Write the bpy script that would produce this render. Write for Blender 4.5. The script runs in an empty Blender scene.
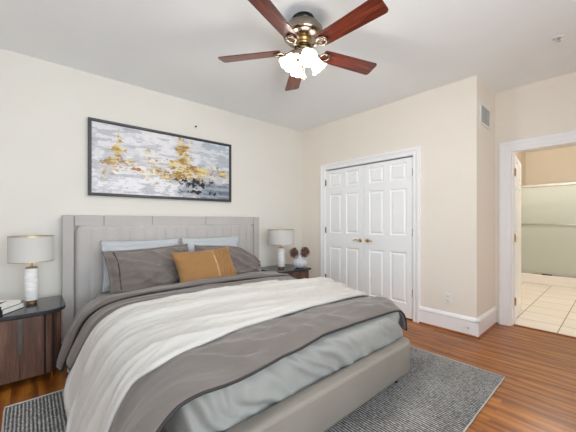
import bpy, bmesh, math, random
from mathutils import Vector, Matrix, noise
R = math.radians
PI = math.pi
SC = bpy.context.scene
COL = SC.collection
random.seed(4)

# ------------------------------------------------------------------ camera
cam = bpy.data.cameras.new('camera')
cam.sensor_width = 36.0
cam.lens = 36.0 * 293.5 / 576.0
cam.shift_y = 5.0 / 576.0
cam.clip_start = 0.05
cam_o = bpy.data.objects.new('camera', cam)
COL.objects.link(cam_o)
cam_o.location = (3.62, -3.50, 1.216)
YAW = math.atan2(258, 293.5)
fwd = Vector((-math.cos(YAW), math.sin(YAW), 0))
cam_o.rotation_euler = fwd.to_track_quat('-Z', 'Y').to_euler()
SC.camera = cam_o

# ------------------------------------------------------------------ colour management, world, daylight
SC.view_settings.view_transform = 'Standard'
SC.view_settings.look = 'None'
SC.view_settings.gamma = 1
SC.view_settings.use_curve_mapping = False
SC.view_settings.exposure = 0.26
SC.cycles.use_denoising = True
SC.cycles.max_bounces = 12
SC.cycles.diffuse_bounces = 8
SC.cycles.sample_clamp_indirect = 6
SC.cycles.caustics_reflective = False
SC.cycles.caustics_refractive = False
w = bpy.data.worlds.new('daylight')
SC.world = w
w.use_nodes = True
w.node_tree.nodes['Background'].inputs[0].default_value = (0.80, 0.88, 1.0, 1)
w.node_tree.nodes['Background'].inputs[1].default_value = 0.5


def area(name, loc, direction, sx, sy, power, color):
    l = bpy.data.lights.new(name, 'AREA')
    l.shape = 'RECTANGLE'
    l.size, l.size_y = sx, sy
    l.energy = power
    l.color = color
    o = bpy.data.objects.new(name, l)
    COL.objects.link(o)
    o.location = loc
    o.rotation_euler = Vector(direction).to_track_quat('-Z', 'Y').to_euler()
    return o


def point(name, loc, power, color, r=0.05):
    l = bpy.data.lights.new(name, 'POINT')
    l.energy = power
    l.color = color
    l.shadow_soft_size = r
    o = bpy.data.objects.new(name, l)
    COL.objects.link(o)
    o.location = loc
    return o


# daylight from two added unseen windows, an added bathroom lamp and the fan's bulbs
area('window_daylight', (2.3, -5.42, 1.45), (0, 1, 0.12), 2.6, 1.7, 6, (0.875, 0.985, 1.06))
area('window_daylight', (4.98, -3.2, 1.45), (-1, 0, 0.22), 2.4, 1.7, 88, (0.875, 0.985, 1.06))
point('added_bathroom_light', (3.0, 2.4, 2.56), 42, (1.0, 0.97, 0.93), 0.1)
FAN = Vector((2.03, -1.95, 2.74))

# ------------------------------------------------------------------ material helpers


def lin(c):
    return tuple(((x / 255.0) / 12.92 if x / 255.0 <= 0.04045 else ((x / 255.0 + 0.055) / 1.055) ** 2.4) for x in c) + (1,)


class NT:
    def __init__(s, name):
        s.m = bpy.data.materials.new(name)
        s.m.use_nodes = True
        s.t = s.m.node_tree
        s.n = s.t.nodes
        s.b = s.n['Principled BSDF']

    def new(s, k, **kw):
        n = s.n.new(k)
        for a, v in kw.items():
            setattr(n, a, v)
        return n

    def link(s, a, b):
        s.t.links.new(a, b)

    def coord(s, scale=(1, 1, 1), rot=(0, 0, 0), which='Object'):
        tc = s.new('ShaderNodeTexCoord')
        mp = s.new('ShaderNodeMapping')
        mp.inputs['Scale'].default_value = scale
        mp.inputs['Rotation'].default_value = rot
        s.link(tc.outputs[which], mp.inputs['Vector'])
        return mp.outputs['Vector']

    def noise(s, vec, scale=5, detail=4, rough=0.5):
        n = s.new('ShaderNodeTexNoise')
        n.inputs['Scale'].default_value = scale
        n.inputs['Detail'].default_value = detail
        n.inputs['Roughness'].default_value = rough
        s.link(vec, n.inputs['Vector'])
        return n.outputs['Fac']

    def ramp(s, fac, stops):
        r = s.new('ShaderNodeValToRGB')
        e = r.color_ramp.elements
        while len(e) < len(stops):
            e.new(0.5)
        for i, (p, c) in enumerate(stops):
            e[i].position = p
            e[i].color = c if len(c) == 4 else lin(c)
        s.link(fac, r.inputs['Fac'])
        return r.outputs['Color']

    def bump(s, h, strength=0.2, dist=0.01):
        b = s.new('ShaderNodeBump')
        b.inputs['Strength'].default_value = strength
        b.inputs['Distance'].default_value = dist
        s.link(h, b.inputs['Height'])
        s.link(b.outputs['Normal'], s.b.inputs['Normal'])
        return b

    def math(s, op, a, b=0.0):
        n = s.new('ShaderNodeMath', operation=op)
        for i, v in enumerate((a, b)):
            if hasattr(v, 'is_output'):
                s.link(v, n.inputs[i])
            else:
                n.inputs[i].default_value = v
        return n.outputs[0]

    def mix(s, f, a, b, blend='MIX'):
        n = s.new('ShaderNodeMix', data_type='RGBA', blend_type=blend)
        for i, v in ((0, f), (6, a), (7, b)):
            if hasattr(v, 'is_output'):
                s.link(v, n.inputs[i])
            else:
                n.inputs[i].default_value = v
        return n.outputs[2]

    def base(s, col=None, rough=0.6, metal=0.0, spec=0.5, sheen=0.0):
        if col is not None:
            if hasattr(col, 'is_output'):
                s.link(col, s.b.inputs['Base Color'])
            else:
                s.b.inputs['Base Color'].default_value = lin(col)
        s.b.inputs['Roughness'].default_value = rough
        s.b.inputs['Metallic'].default_value = metal
        s.b.inputs['Specular IOR Level'].default_value = spec
        s.b.inputs['Sheen Weight'].default_value = sheen
        return s.m


def plain(name, c, rough=0.6, metal=0.0, spec=0.5, var=0.06, nscale=8, bump=0.0, bscale=60, sheen=0.0):
    t = NT(name)
    v = t.coord()
    n = t.noise(v, nscale, 3)
    a = tuple(max(0, x * (1 - var)) for x in c)
    b = tuple(min(255, x * (1 + var)) for x in c)
    t.base(t.ramp(n, [(0.3, a), (0.7, b)]), rough, metal, spec, sheen)
    if bump:
        t.bump(t.noise(v, bscale, 2), bump, 0.004)
    return t.m


def fabric(name, c, var=0.08, weave=420, bump=0.25, rough=0.9, sheen=0.25, heather=0.0, stretch=(1, 1, 1)):
    t = NT(name)
    v = t.coord(stretch)
    big = t.noise(v, 3.0, 4)
    fine = t.noise(v, weave, 2)
    mixv = t.math('ADD', t.math('MULTIPLY', big, 0.55), t.math('MULTIPLY', fine, 0.45 + heather))
    a = tuple(x * (1 - var) for x in c)
    b = tuple(min(255, x * (1 + var)) for x in c)
    t.base(t.ramp(mixv, [(0.3, a), (0.75, b)]), rough, 0, 0.2, sheen)
    t.bump(fine, bump, 0.002)
    return t.m


def wood(name, dark, mid, light, axis='X', scale=1.0, rough=0.35, coat=0.0, grain=26):
    t = NT(name)
    s = {'X': (1.2, 14, 14), 'Y': (14, 1.2, 14), 'Z': (14, 14, 1.2)}[axis]
    v = t.coord(tuple(k * scale for k in s))
    n1 = t.noise(v, 1.6, 6, 0.65)
    n2 = t.noise(v, grain / 3, 3, 0.5)
    f = t.math('ADD', t.math('MULTIPLY', n1, 0.75), t.math('MULTIPLY', n2, 0.25))
    t.base(t.ramp(f, [(0.32, dark), (0.5, mid), (0.68, light)]), rough, 0, 0.45)
    t.b.inputs['Coat Weight'].default_value = coat
    t.bump(f, 0.06, 0.003)
    return t.m


M = {}
M['wall'] = plain('painted_cream_wall', (229, 225, 217), 0.85, var=0.006, nscale=2, bump=0.05, bscale=220, spec=0.2)
M['wall_peach'] = plain('painted_peach_wall', (238, 230, 219), 0.85, var=0.006, nscale=2, bump=0.05, bscale=220, spec=0.2)
M['wall_tan'] = plain('painted_tan_wall', (240, 228, 210), 0.8, var=0.01, nscale=2, spec=0.2)
M['ceiling'] = plain('painted_ceiling', (244, 247, 248), 0.9, var=0.006, nscale=2, spec=0.1)
M['trim'] = plain('white_gloss_trim', (246, 246, 248), 0.35, var=0.004)
M['door'] = plain('white_door_paint', (248, 249, 250), 0.4, var=0.004)
M['dark_gap'] = plain('dark_gap', (20, 18, 16), 0.9)
M['brass'] = plain('polished_brass', (214, 170, 96), 0.25, 1.0)
M['bronze'] = plain('dull_bronze', (128, 98, 74), 0.5, 0.7)
M['gold'] = plain('brushed_gold', (196, 164, 110), 0.35, 1.0)
M['nickel'] = plain('antique_nickel', (150, 138, 124), 0.22, 1.0, var=0.1)
M['nickel_dark'] = plain('dark_metal', (66, 62, 58), 0.3, 1.0)
M['steel'] = plain('steel', (200, 200, 200), 0.3, 1.0)
M['plastic'] = plain('white_plastic', (236, 234, 230), 0.45, var=0.004)
M['blade_dark'] = wood('fan_blade_cherry', (40, 14, 10), (98, 38, 22), (142, 66, 40), 'X', 1.3, 0.3, 0.3)


def floor_material():
    t = NT('oak_strip_floor')
    v = t.coord((1, 1, 1))
    br = t.new('ShaderNodeTexBrick')
    br.offset = 0.37
    br.inputs['Scale'].default_value = 1.0
    br.inputs['Brick Width'].default_value = 0.85
    br.inputs['Row Height'].default_value = 0.072
    br.inputs['Mortar Size'].default_value = 0.0011
    br.inputs['Mortar Smooth'].default_value = 0.2
    br.inputs['Bias'].default_value = 0.0
    br.inputs['Color1'].default_value = (0, 0, 0, 1)
    br.inputs['Color2'].default_value = (1, 1, 1, 1)
    br.inputs['Mortar'].default_value = (0.5, 0.5, 0.5, 1)
    t.link(v, br.inputs['Vector'])
    # each board shifts its own grain
    sep = t.new('ShaderNodeSeparateXYZ')
    t.link(v, sep.inputs[0])
    row = t.math('FLOOR', t.math('DIVIDE', sep.outputs['Y'], 0.072))
    cmb = t.new('ShaderNodeCombineXYZ')
    t.link(t.math('ADD', t.math('MULTIPLY', sep.outputs['X'], 2.8), t.math('MULTIPLY', row, 3.71)), cmb.inputs[0])
    t.link(t.math('MULTIPLY', sep.outputs['Y'], 11.0), cmb.inputs[1])
    t.link(br.outputs['Color'], cmb.inputs[2])
    g = t.noise(cmb.outputs[0], 1.7, 6, 0.62)
    # cathedral grain: distorted bands
    wv = t.new('ShaderNodeTexWave', wave_type='BANDS', bands_direction='Y')
    wv.inputs['Scale'].default_value = 0.32
    wv.inputs['Distortion'].default_value = 9.0
    wv.inputs['Detail'].default_value = 2.5
    wv.inputs['Detail Scale'].default_value = 0.8
    t.link(cmb.outputs[0], wv.inputs['Vector'])
    f = t.math('ADD', t.math('MULTIPLY', g, 0.62), t.math('MULTIPLY', wv.outputs['Fac'], 0.30))
    c = t.ramp(f, [(0.2, (112, 62, 22)), (0.42, (158, 94, 36)), (0.58, (178, 112, 44)), (0.8, (198, 136, 62))])
    # board to board tone
    tone = t.ramp(br.outputs['Color'], [(0.0, (206, 194, 184)), (1.0, (250, 246, 240))])
    c = t.mix(0.85, c, tone, 'MULTIPLY')
    c = t.mix(t.math('MULTIPLY', br.outputs['Fac'], 0.45), c, lin((66, 32, 14)))
    t.base(c, 0.30, 0, 0.32)
    t.b.inputs['Coat Weight'].default_value = 0.12
    t.b.inputs['Coat Roughness'].default_value = 0.18
    h = t.math('SUBTRACT', t.math('MULTIPLY', g, 0.15), br.outputs['Fac'])
    t.bump(h, 0.15, 0.002)
    return t.m


M['floor'] = floor_material()


def tile_material():
    t = NT('bathroom_floor_tile')
    v = t.coord()
    br = t.new('ShaderNodeTexBrick')
    br.offset = 0.0
    br.inputs['Scale'].default_value = 1.0
    br.inputs['Brick Width'].default_value = 0.406
    br.inputs['Row Height'].default_value = 0.406
    br.inputs['Mortar Size'].default_value = 0.005
    br.inputs['Color1'].default_value = lin((246, 240, 232))
    br.inputs['Color2'].default_value = lin((240, 234, 226))
    br.inputs['Mortar'].default_value = lin((150, 128, 104))
    mp = t.new('ShaderNodeMapping')
    mp.inputs['Location'].default_value = (-2.75 + 0.406 * 10, 0.1, 0)
    t.link(v, mp.inputs['Vector'])
    t.link(mp.outputs[0], br.inputs['Vector'])
    v2 = t.coord((1.0, 9, 1))
    n = t.noise(v2, 3, 4)
    c = t.mix(0.35, br.outputs['Color'], t.ramp(n, [(0.35, (216, 204, 190)), (0.65, (248, 242, 234))]), 'MULTIPLY')
    t.base(c, 0.3)
    return t.m


M['tile'] = tile_material()

# ------------------------------------------------------------------ mesh helpers


def link(name, bm, mat=None, parent=None, smooth=False, sub=0, bevel=0.0, bseg=2):
    me = bpy.data.meshes.new(name)
    bmesh.ops.recalc_face_normals(bm, faces=bm.faces)
    bm.to_mesh(me)
    bm.free()
    if mat is not None:
        me.materials.append(mat)
    o = bpy.data.objects.new(name, me)
    COL.objects.link(o)
    if parent is not None:
        o.parent = parent
    if smooth:
        for p in me.polygons:
            p.use_smooth = True
    if bevel:
        b = o.modifiers.new('bevel', 'BEVEL')
        b.width = bevel
        b.segments = bseg
        b.limit_method = 'ANGLE'
        b.angle_limit = R(40)
    if sub:
        s = o.modifiers.new('sub', 'SUBSURF')
        s.levels = sub
        s.render_levels = sub
    return o


def empty(name, loc=(0, 0, 0), rz=0):
    o = bpy.data.objects.new(name, None)
    o.empty_display_size = 0.1
    COL.objects.link(o)
    o.location = loc
    o.rotation_euler = (0, 0, rz)
    return o


def tag(o, label=None, cat=None, group=None, kind=None):
    if label:
        o['label'] = label
    if cat:
        o['category'] = cat
    if group:
        o['group'] = group
    if kind:
        o['kind'] = kind
    return o


def structure(name, bm, mat, **k):
    return tag(link(name, bm, mat, **k), kind='structure')


def box(bm, x0, x1, y0, y1, z0, z1, mat=None):
    v = [bm.verts.new(p) for p in ((x0, y0, z0), (x1, y0, z0), (x1, y1, z0), (x0, y1, z0), (x0, y0, z1), (x1, y0, z1), (x1, y1, z1), (x0, y1, z1))]
    fs = []
    for f in ((0, 3, 2, 1), (4, 5, 6, 7), (0, 1, 5, 4), (1, 2, 6, 5), (2, 3, 7, 6), (3, 0, 4, 7)):
        fs.append(bm.faces.new([v[i] for i in f]))
    if mat is not None:
        bmesh.ops.transform(bm, matrix=mat, verts=v)
    return v


def newbox(*a, mat=None):
    bm = bmesh.new()
    box(bm, *a, mat=mat)
    return bm


def lathe(bm, prof, seg=32, mat=None, caps=True):
    rings = []
    allv = []
    for r, z in prof:
        ring = [bm.verts.new((r * math.cos(2 * PI * i / seg), r * math.sin(2 * PI * i / seg), z)) for i in range(seg)]
        rings.append(ring)
        allv += ring
    for a, b in zip(rings, rings[1:]):
        for i in range(seg):
            j = (i + 1) % seg
            bm.faces.new((a[i], a[j], b[j], b[i]))
    if caps:
        bm.faces.new(list(reversed(rings[0])))
        bm.faces.new(rings[-1])
    if mat is not None:
        bmesh.ops.transform(bm, matrix=mat, verts=allv)
    return allv


def newlathe(prof, seg=32, mat=None, caps=True):
    bm = bmesh.new()
    lathe(bm, prof, seg, mat, caps)
    return bm


def tube(bm, pts, r, seg=10, closed=False):
    pts = [Vector(p) for p in pts]
    n = len(pts)
    rings = []
    up = None
    for i, p in enumerate(pts):
        a = pts[i - 1] if (i > 0 or closed) else p
        b = pts[(i + 1) % n] if (i < n - 1 or closed) else p
        d = (b - a).normalized()
        if up is None:
            up = Vector((0, 0, 1)) if abs(d.z) < 0.9 else Vector((1, 0, 0))
        s = d.cross(up).normalized()
        up = s.cross(d).normalized()
        rr = r[i] if isinstance(r, (list, tuple)) else r
        rings.append([bm.verts.new(p + (s * math.cos(2 * PI * k / seg) + up * math.sin(2 * PI * k / seg)) * rr) for k in range(seg)])
    m = n if closed else n - 1
    for i in range(m):
        a, b = rings[i], rings[(i + 1) % n]
        for k in range(seg):
            j = (k + 1) % seg
            bm.faces.new((a[k], a[j], b[j], b[k]))
    if not closed:
        bm.faces.new(list(reversed(rings[0])))
        bm.faces.new(rings[-1])


def newtube(*a, **k):
    bm = bmesh.new()
    tube(bm, *a, **k)
    return bm


def prism(bm, pts, z0, z1, mat=None):
    a = [bm.verts.new((x, y, z0)) for x, y in pts]
    b = [bm.verts.new((x, y, z1)) for x, y in pts]
    n = len(pts)
    bm.faces.new(list(reversed(a)))
    bm.faces.new(b)
    for i in range(n):
        j = (i + 1) % n
        bm.faces.new((a[i], a[j], b[j], b[i]))
    if mat is not None:
        bmesh.ops.transform(bm, matrix=mat, verts=a + b)


def newprism(*a, **k):
    bm = bmesh.new()
    prism(bm, *a, **k)
    return bm


def T(x, y, z):
    return Matrix.Translation((x, y, z))


# ------------------------------------------------------------------ room shell
H = 2.74
XR, YF = 4.85, -5.3          # wall behind and beside the camera
XC, YB = 2.62, 0.68          # closet corner, bathroom wall
DL, DRr, DT = 2.755, 3.60, 2.04   # bathroom doorway

structure('floor', newbox(-0.12, XR + 0.12, YF - 0.12, YB + 0.07, -0.1, 0), M['floor'])
structure('floor', newbox(2.0, 5.2, YB + 0.07, 4.9, -0.1, 0.0), M['tile'])
structure('ceiling', newbox(-0.12, XR + 0.12, YF - 0.12, YB + 0.06, H, H + 0.1), M['ceiling'])
structure('ceiling', newbox(2.0, 5.2, YB + 0.06, 4.9, H, H + 0.1), M['ceiling'])
structure('wall_left', newbox(-0.12, 0, YF - 0.12, 0, 0, H), M['wall'])

CX0, CX1, CT = 0.527, 1.943, 2.02   # closet opening
bm = bmesh.new()
box(bm, -0.12, CX0 - 0.0, 0, 0.12, 0, H)
box(bm, CX1, XC, 0, 0.12, 0, H)
box(bm, CX0, CX1, 0, 0.12, CT, H)
box(bm, XC - 0.12, XC, 0.12, YB, 0, H)
structure('wall_closet', bm, M['wall_peach'])
bm = bmesh.new()
box(bm, XC - 0.12, DL, YB, YB + 0.12, 0, H)
box(bm, DRr, XR + 0.12, YB, YB + 0.12, 0, H)
box(bm, DL, DRr, YB, YB + 0.12, DT, H)
structure('wall_back', bm, M['wall_peach'])
# closet interior behind the doors
bm = bmesh.new()
box(bm, -0.12, 2.5, 0.66, 0.72, 0, H)
box(bm, -0.12, -0.06, 0.12, 0.66, 0, H)
structure('wall_closet_inside', bm, M['wall_peach'])

# walls behind the camera; their windows are added to light the room


def window(n, axis, pos, c, wdt, z0, z1, sgn):
    """frame, sash bars and pane in an opening; axis 'y' = wall plane at y=pos"""
    def bx(bm, a0, a1, d0, d1, zz0, zz1):
        if axis == 'y':
            box(bm, a0, a1, pos + d0, pos + d1, zz0, zz1)
        else:
            box(bm, pos + d0, pos + d1, a0, a1, zz0, zz1)
    e = tag(empty('window_%d' % n), kind='structure')
    a0, a1 = c - wdt / 2, c + wdt / 2
    s = sgn
    bm = bmesh.new()
    lo, hi = sorted((0, s * 0.02))
    bx(bm, a0 - 0.09, a0, lo, hi, z0 - 0.09, z1 + 0.09)
    bx(bm, a1, a1 + 0.09, lo, hi, z0 - 0.09, z1 + 0.09)
    bx(bm, a0, a1, lo, hi, z1, z1 + 0.09)
    bx(bm, a0, a1, lo, hi, z0 - 0.09, z0)
    link('window_frame', bm, M['trim'], e)
    lo, hi = sorted((-s * 0.06, -s * 0.02))
    bm = bmesh.new()
    for k in range(4):
        x = a0 + (a1 - a0) * k / 3
        x = min(max(x, a0 + 0.02), a1 - 0.02)
        bx(bm, x - 0.02, x + 0.02, lo, hi, z0, z1)
    for zz in (z0 + 0.02, (z0 + z1) / 2, z1 - 0.02):
        bx(bm, a0, a1, lo, hi, zz - 0.02, zz + 0.02)
    link('window_sash', bm, M['trim'], e)


def wall_with_window(name, axis, pos, thick, a0, a1, c, wdt, z0, z1, mat):
    bm = bmesh.new()
    w0, w1 = c - wdt / 2, c + wdt / 2
    for (p, q, r0, r1) in ((a0, w0, 0, H), (w1, a1, 0, H), (w0, w1, 0, z0), (w0, w1, z1, H)):
        lo, hi = sorted((pos, pos + thick))
        if axis == 'y':
            box(bm, p, q, lo, hi, r0, r1)
        else:
            box(bm, lo, hi, p, q, r0, r1)
    structure(name, bm, mat)


wall_with_window('wall_front', 'y', YF, -0.12, -0.12, XR + 0.12, 2.3, 2.6, 0.6, 2.3, M['wall'])
wall_with_window('wall_right', 'x', XR, 0.12, YF, YB, -3.2, 2.4, 0.6, 2.3, M['wall'])
window(1, 'y', YF, 2.3, 2.6, 0.6, 2.3, 1)
window(2, 'x', XR, -3.2, 2.4, 0.6, 2.3, -1)

# bathroom shell
structure('wall_bathroom_left', newbox(2.08, 2.2, YB + 0.12, 4.9, 0, H), M['wall_tan'])
structure('wall_bathroom_right', newbox(5.1, 5.2, YB + 0.12, 4.9, 0, H), M['wall_tan'])
structure('wall_bathroom_back', newbox(2.08, 5.2, 4.8, 4.9, 0, H), M['wall_tan'])
structure('wall_bathroom_front', newbox(2.2, DL - 0.02, YB + 0.12, YB + 0.125, 0, H), M['wall_tan'])


# baseboards with a cap profile and a wooden shoe moulding
def baseboard(name, p0, p1, inward, h=0.20, ext0=0.0, ext1=0.0, shoe=True):
    p0, p1 = Vector(p0), Vector(p1)
    d = (p1 - p0).normalized()
    n = Vector(inward)
    prof = [(0, 0), (0.016, 0), (0.016, h - 0.045), (0.021, h - 0.040), (0.021, h - 0.030), (0.014, h - 0.012), (0.006, h), (0, h)]
    bm = bmesh.new()
    A = [bm.verts.new((*(p0 - d * ext0 * 1 + n * a).to_tuple(), z)) for a, z in prof]
    B = [bm.verts.new((*(p1 + d * ext1 + n * a).to_tuple(), z)) for a, z in prof]
    k = len(prof)
    for i in range(k):
        j = (i + 1) % k
        bm.faces.new((A[i], A[j], B[j], B[i]))
    bm.faces.new(A)
    bm.faces.new(list(reversed(B)))
    o = structure(name, bm, M['trim'])
    if shoe:
        prof = [(0.016, 0.0), (0.030, 0.0), (0.028, 0.010), (0.016, 0.018)]
        bm = bmesh.new()
        A = [bm.verts.new((*(p0 - d * ext0 + n * a).to_tuple(), z)) for a, z in prof]
        B = [bm.verts.new((*(p1 + d * ext1 + n * a).to_tuple(), z)) for a, z in prof]
        for i in range(4):
            j = (i + 1) % 4
            bm.faces.new((A[i], A[j], B[j], B[i]))
        bm.faces.new(A)
        bm.faces.new(list(reversed(B)))
        link('shoe_moulding', bm, M['shoe'], o)
    return o


M['shoe'] = wood('oak_shoe_moulding', (120, 62, 30), (156, 88, 46), (180, 110, 62), 'X', 1, 0.4)
baseboard('baseboard_left', (0, YF), (0, 0), (1, 0))
baseboard('baseboard_closet', (0.0, 0), (CX0 - 0.088, 0), (0, -1))
baseboard('baseboard_closet_end', (CX1 + 0.084, 0), (XC, 0), (0, -1), ext1=0.021)
baseboard('baseboard_return', (XC, 0), (XC, YB - 0.02), (1, 0), ext0=0.021)
baseboard('baseboard_back', (DRr + 0.1, YB), (XR, YB), (0, -1))
baseboard('baseboard_right', (XR, YF), (XR, YB), (-1, 0))
baseboard('baseboard_front', (0, YF), (XR, YF), (0, 1))
baseboard('baseboard_bathroom', (2.2, 0.9), (2.2, 3.8), (1, 0), h=0.14, shoe=False)


def casing(name, x0, x1, top, y, wid, out=-1):
    """door casing around an opening in a wall plane y, stepped profile, out = direction of the room"""
    prof = [(0.0, 0.0), (0.0, 0.010), (0.012, 0.014), (0.03, 0.012), (wid * 0.62, 0.018), (wid * 0.7, 0.024), (wid - 0.006, 0.024), (wid, 0.018), (wid, 0.0)]
    bm = bmesh.new()
    rings = []
    for (cx, cz, dx, dz) in ((x0, 0, -1, 0), (x0, top, -1, 1), (x1, top, 1, 1), (x1, 0, 1, 0)):
        rings.append([bm.verts.new((cx + dx * a, y + out * b, cz + dz * a)) for a, b in prof])
    for a, b in zip(rings, rings[1:]):
        for i in range(len(prof) - 1):
            bm.faces.new((a[i], a[i + 1], b[i + 1], b[i]))
    return structure(name, bm, M['trim'])


casing('trim_1', CX0, CX1, CT, 0.0, 0.085)
casing('trim_2', DL, DRr, DT, YB, 0.095)
casing('trim_3', DL, DRr, DT, YB + 0.12, 0.09, out=1)
# jambs
bm = bmesh.new()
box(bm, DL, DL + 0.018, YB - 0.002, YB + 0.122, 0, DT)
box(bm, DRr - 0.018, DRr, YB - 0.002, YB + 0.122, 0, DT)
box(bm, DL + 0.018, DRr - 0.018, YB - 0.002, YB + 0.122, DT - 0.018, DT)
box(bm, DL + 0.018, DL + 0.03, YB + 0.04, YB + 0.078, 0, DT - 0.018)
structure('trim_4', bm, M['trim'])
structure('trim_5', newbox(DL + 0.018, DRr - 0.018, YB + 0.055, YB + 0.09, 0.0, 0.008), M['shoe'])
bm = bmesh.new()
box(bm, CX0, CX0 + 0.004, 0.0, 0.12, 0, CT)
box(bm, CX1 - 0.004, CX1, 0.0, 0.12, 0, CT)
box(bm, CX0 + 0.004, CX1 - 0.004, 0.0, 0.12, CT - 0.004, CT)
structure('trim_6', bm, M['trim'])


# six-panel doors: face built as a grid with sunk, raised-field panels
def panel_door(bm, wdt, hgt, thick, rows, cols):
    """door in local x 0..wdt, z 0..hgt, front face at y=0 (towards -y), back at y=thick"""
    xs = sorted({0, wdt} | {c for cc in cols for c in cc})
    zs = sorted({0, hgt} | {r for rr in rows for r in rr})
    for face, yy, s in ((0, 0.0, 1), (1, thick, -1)):
        grid = {(i, j): bm.verts.new((x, yy, z)) for i, x in enumerate(xs) for j, z in enumerate(zs)}
        for i in range(len(xs) - 1):
            for j in range(len(zs) - 1):
                x0, x1, z0, z1 = xs[i], xs[i + 1], zs[j], zs[j + 1]
                q = [grid[i, j], grid[i + 1, j], grid[i + 1, j + 1], grid[i, j + 1]]
                if any(abs(x0 - c[0]) < 1e-6 for c in cols) and any(abs(z0 - r[0]) < 1e-6 for r in rows):
                    prev = q
                    for ins, dep in ((0.010, 0.012), (0.022, 0.012), (0.040, 0.002)):
                        nx = [bm.verts.new(p) for p in ((x0 + ins, yy + s * dep, z0 + ins), (x1 - ins, yy + s * dep, z0 + ins), (x1 - ins, yy + s * dep, z1 - ins), (x0 + ins, yy + s * dep, z1 - ins))]
                        for k in range(4):
                            m = (k + 1) % 4
                            bm.faces.new((prev[k], prev[m], nx[m], nx[k]))
                        prev = nx
                    bm.faces.new(prev)
                else:
                    bm.faces.new(q)
        if face == 0:
            g0 = grid
        else:
            g1 = grid
    nx_, nz_ = len(xs), len(zs)
    for i in range(nx_ - 1):
        bm.faces.new((g0[i, 0], g1[i, 0], g1[i + 1, 0], g0[i + 1, 0]))
        bm.faces.new((g0[i, nz_ - 1], g0[i + 1, nz_ - 1], g1[i + 1, nz_ - 1], g1[i, nz_ - 1]))
    for j in range(nz_ - 1):
        bm.faces.new((g0[0, j], g0[0, j + 1], g1[0, j + 1], g1[0, j]))
        bm.faces.new((g0[nx_ - 1, j], g1[nx_ - 1, j], g1[nx_ - 1, j + 1], g0[nx_ - 1, j + 1]))


ROWS = [(0.19, 0.825), (1.035, 1.63), (1.735, 1.95)]


def lever_handle(parent, x, z, sgn, name='door_handle'):
    bm = newlathe([(0.026, 0), (0.027, 0.006), (0.022, 0.011), (0.010, 0.014), (0.010, 0.045), (0.006, 0.05)], 20, T(x, 0, z) @ Matrix.Rotation(R(90), 4, 'X'))
    tube(bm, [(x, -0.042, z), (x + sgn * 0.025, -0.047, z + 0.004), (x + sgn * 0.06, -0.045, z + 0.006), (x + sgn * 0.10, -0.04, z - 0.004)], [0.009, 0.008, 0.0075, 0.006], 10)
    return link(name, bm, M['brass'], parent, smooth=True)


def closet_door(n, x0, x1, hinge_left):
    wd = x1 - x0
    bm = bmesh.new()
    k = 0.07
    colw = (wd - 3 * 0.09) / 2 + 0.008
    cols = [(0.082, 0.082 + colw), (wd - 0.082 - colw, wd - 0.082)]
    panel_door(bm, wd, 1.986, 0.035, [(a - 0.015, b - 0.015) for a, b in ROWS], cols)
    d = structure('door_%d' % n, bm, M['door'])
    d.location = (x0, 0.012, 0.014)
    hx = -0.004 if hinge_left else wd + 0.004
    for z in (0.32, 1.06, 1.80):
        bm = newtube([(hx, -0.008, z - 0.045), (hx, -0.008, z + 0.045)], 0.007, 8)
        box(bm, hx - 0.012, hx + 0.012, -0.004, 0.001, z - 0.045, z + 0.045)
        link('hinge', bm, M['nickel'], d)
    hx = wd - 0.055 if hinge_left else 0.055
    lever_handle(d, hx, 0.93, -1 if hinge_left else 1)
    return d


closet_door(1, CX0 + 0.006, 1.2325, True)
closet_door(2, 1.2385, CX1 - 0.006, False)

# open bathroom door, swung inwards
bm = bmesh.new()
panel_door(bm, 0.76, 1.99, 0.035, [(a - 0.015, b - 0.015) for a, b in ROWS], [(0.09, 0.335), (0.425, 0.67)])
d3 = structure('door_3', bm, M['door'])
d3.location = (2.782, 0.815, 0.014)
d3.rotation_euler = (0, 0, R(95.7))
for sgn, yy in ((1, 0.035),):
    bm = newlathe([(0.030, 0), (0.030, 0.006), (0.012, 0.012), (0.011, 0.03), (0.026, 0.04), (0.030, 0.052), (0.024, 0.064), (0.004, 0.068)], 20,
                  T(0.70, yy, 0.93) @ Matrix.Rotation(R(90 if sgn < 0 else -90), 4, 'X'))
    link('door_knob', bm, M['brass'], d3, smooth=True)
for z in (0.25, 1.0, 1.78):
    link('hinge', newtube([(-0.006, -0.006, z - 0.045), (-0.006, -0.006, z + 0.045)], 0.008, 8), M['brass'], d3)

# ------------------------------------------------------------------ shower
SY = 3.87
structure('trim_7', newbox(2.2, 5.1, SY, SY + 0.12, 0, 0.178), M['plastic'], bevel=0.01)
sh = tag(empty('shower_enclosure', (2.2, SY + 0.06, 0.178)), 'framed sliding glass shower doors on a white curb beyond the open bathroom door', 'shower enclosure')
t = NT('frosted_glass')
t.base((228, 236, 228), 0.3, 0, 0.5)
t.b.inputs['Transmission Weight'].default_value = 0.35
t.b.inputs['Alpha'].default_value = 0.82
M['glass'] = t.m
link('glass_panel', newbox(0.02, 1.02, -0.012, -0.004, 0.02, 1.70), M['glass'], sh)
link('glass_panel', newbox(0.93, 2.88, 0.012, 0.02, 0.02, 1.70), M['glass'], sh)
link('top_rail', newbox(0.0, 2.9, -0.03, 0.03, 1.70, 1.745), M['steel'], sh, bevel=0.004)
link('bottom_track', newbox(0.0, 2.9, -0.025, 0.03, 0.0, 0.02), M['steel'], sh)
link('side_rail', newbox(0.0, 0.025, -0.02, 0.02, 0.02, 1.70), M['steel'], sh)
link('panel_edge', newbox(1.005, 1.025, -0.016, 0.0, 0.02, 1.70), M['steel'], sh)
bm = newtube([(0.06, -0.05, 0.975), (1.5, -0.05, 0.975)], 0.009, 10)
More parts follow.
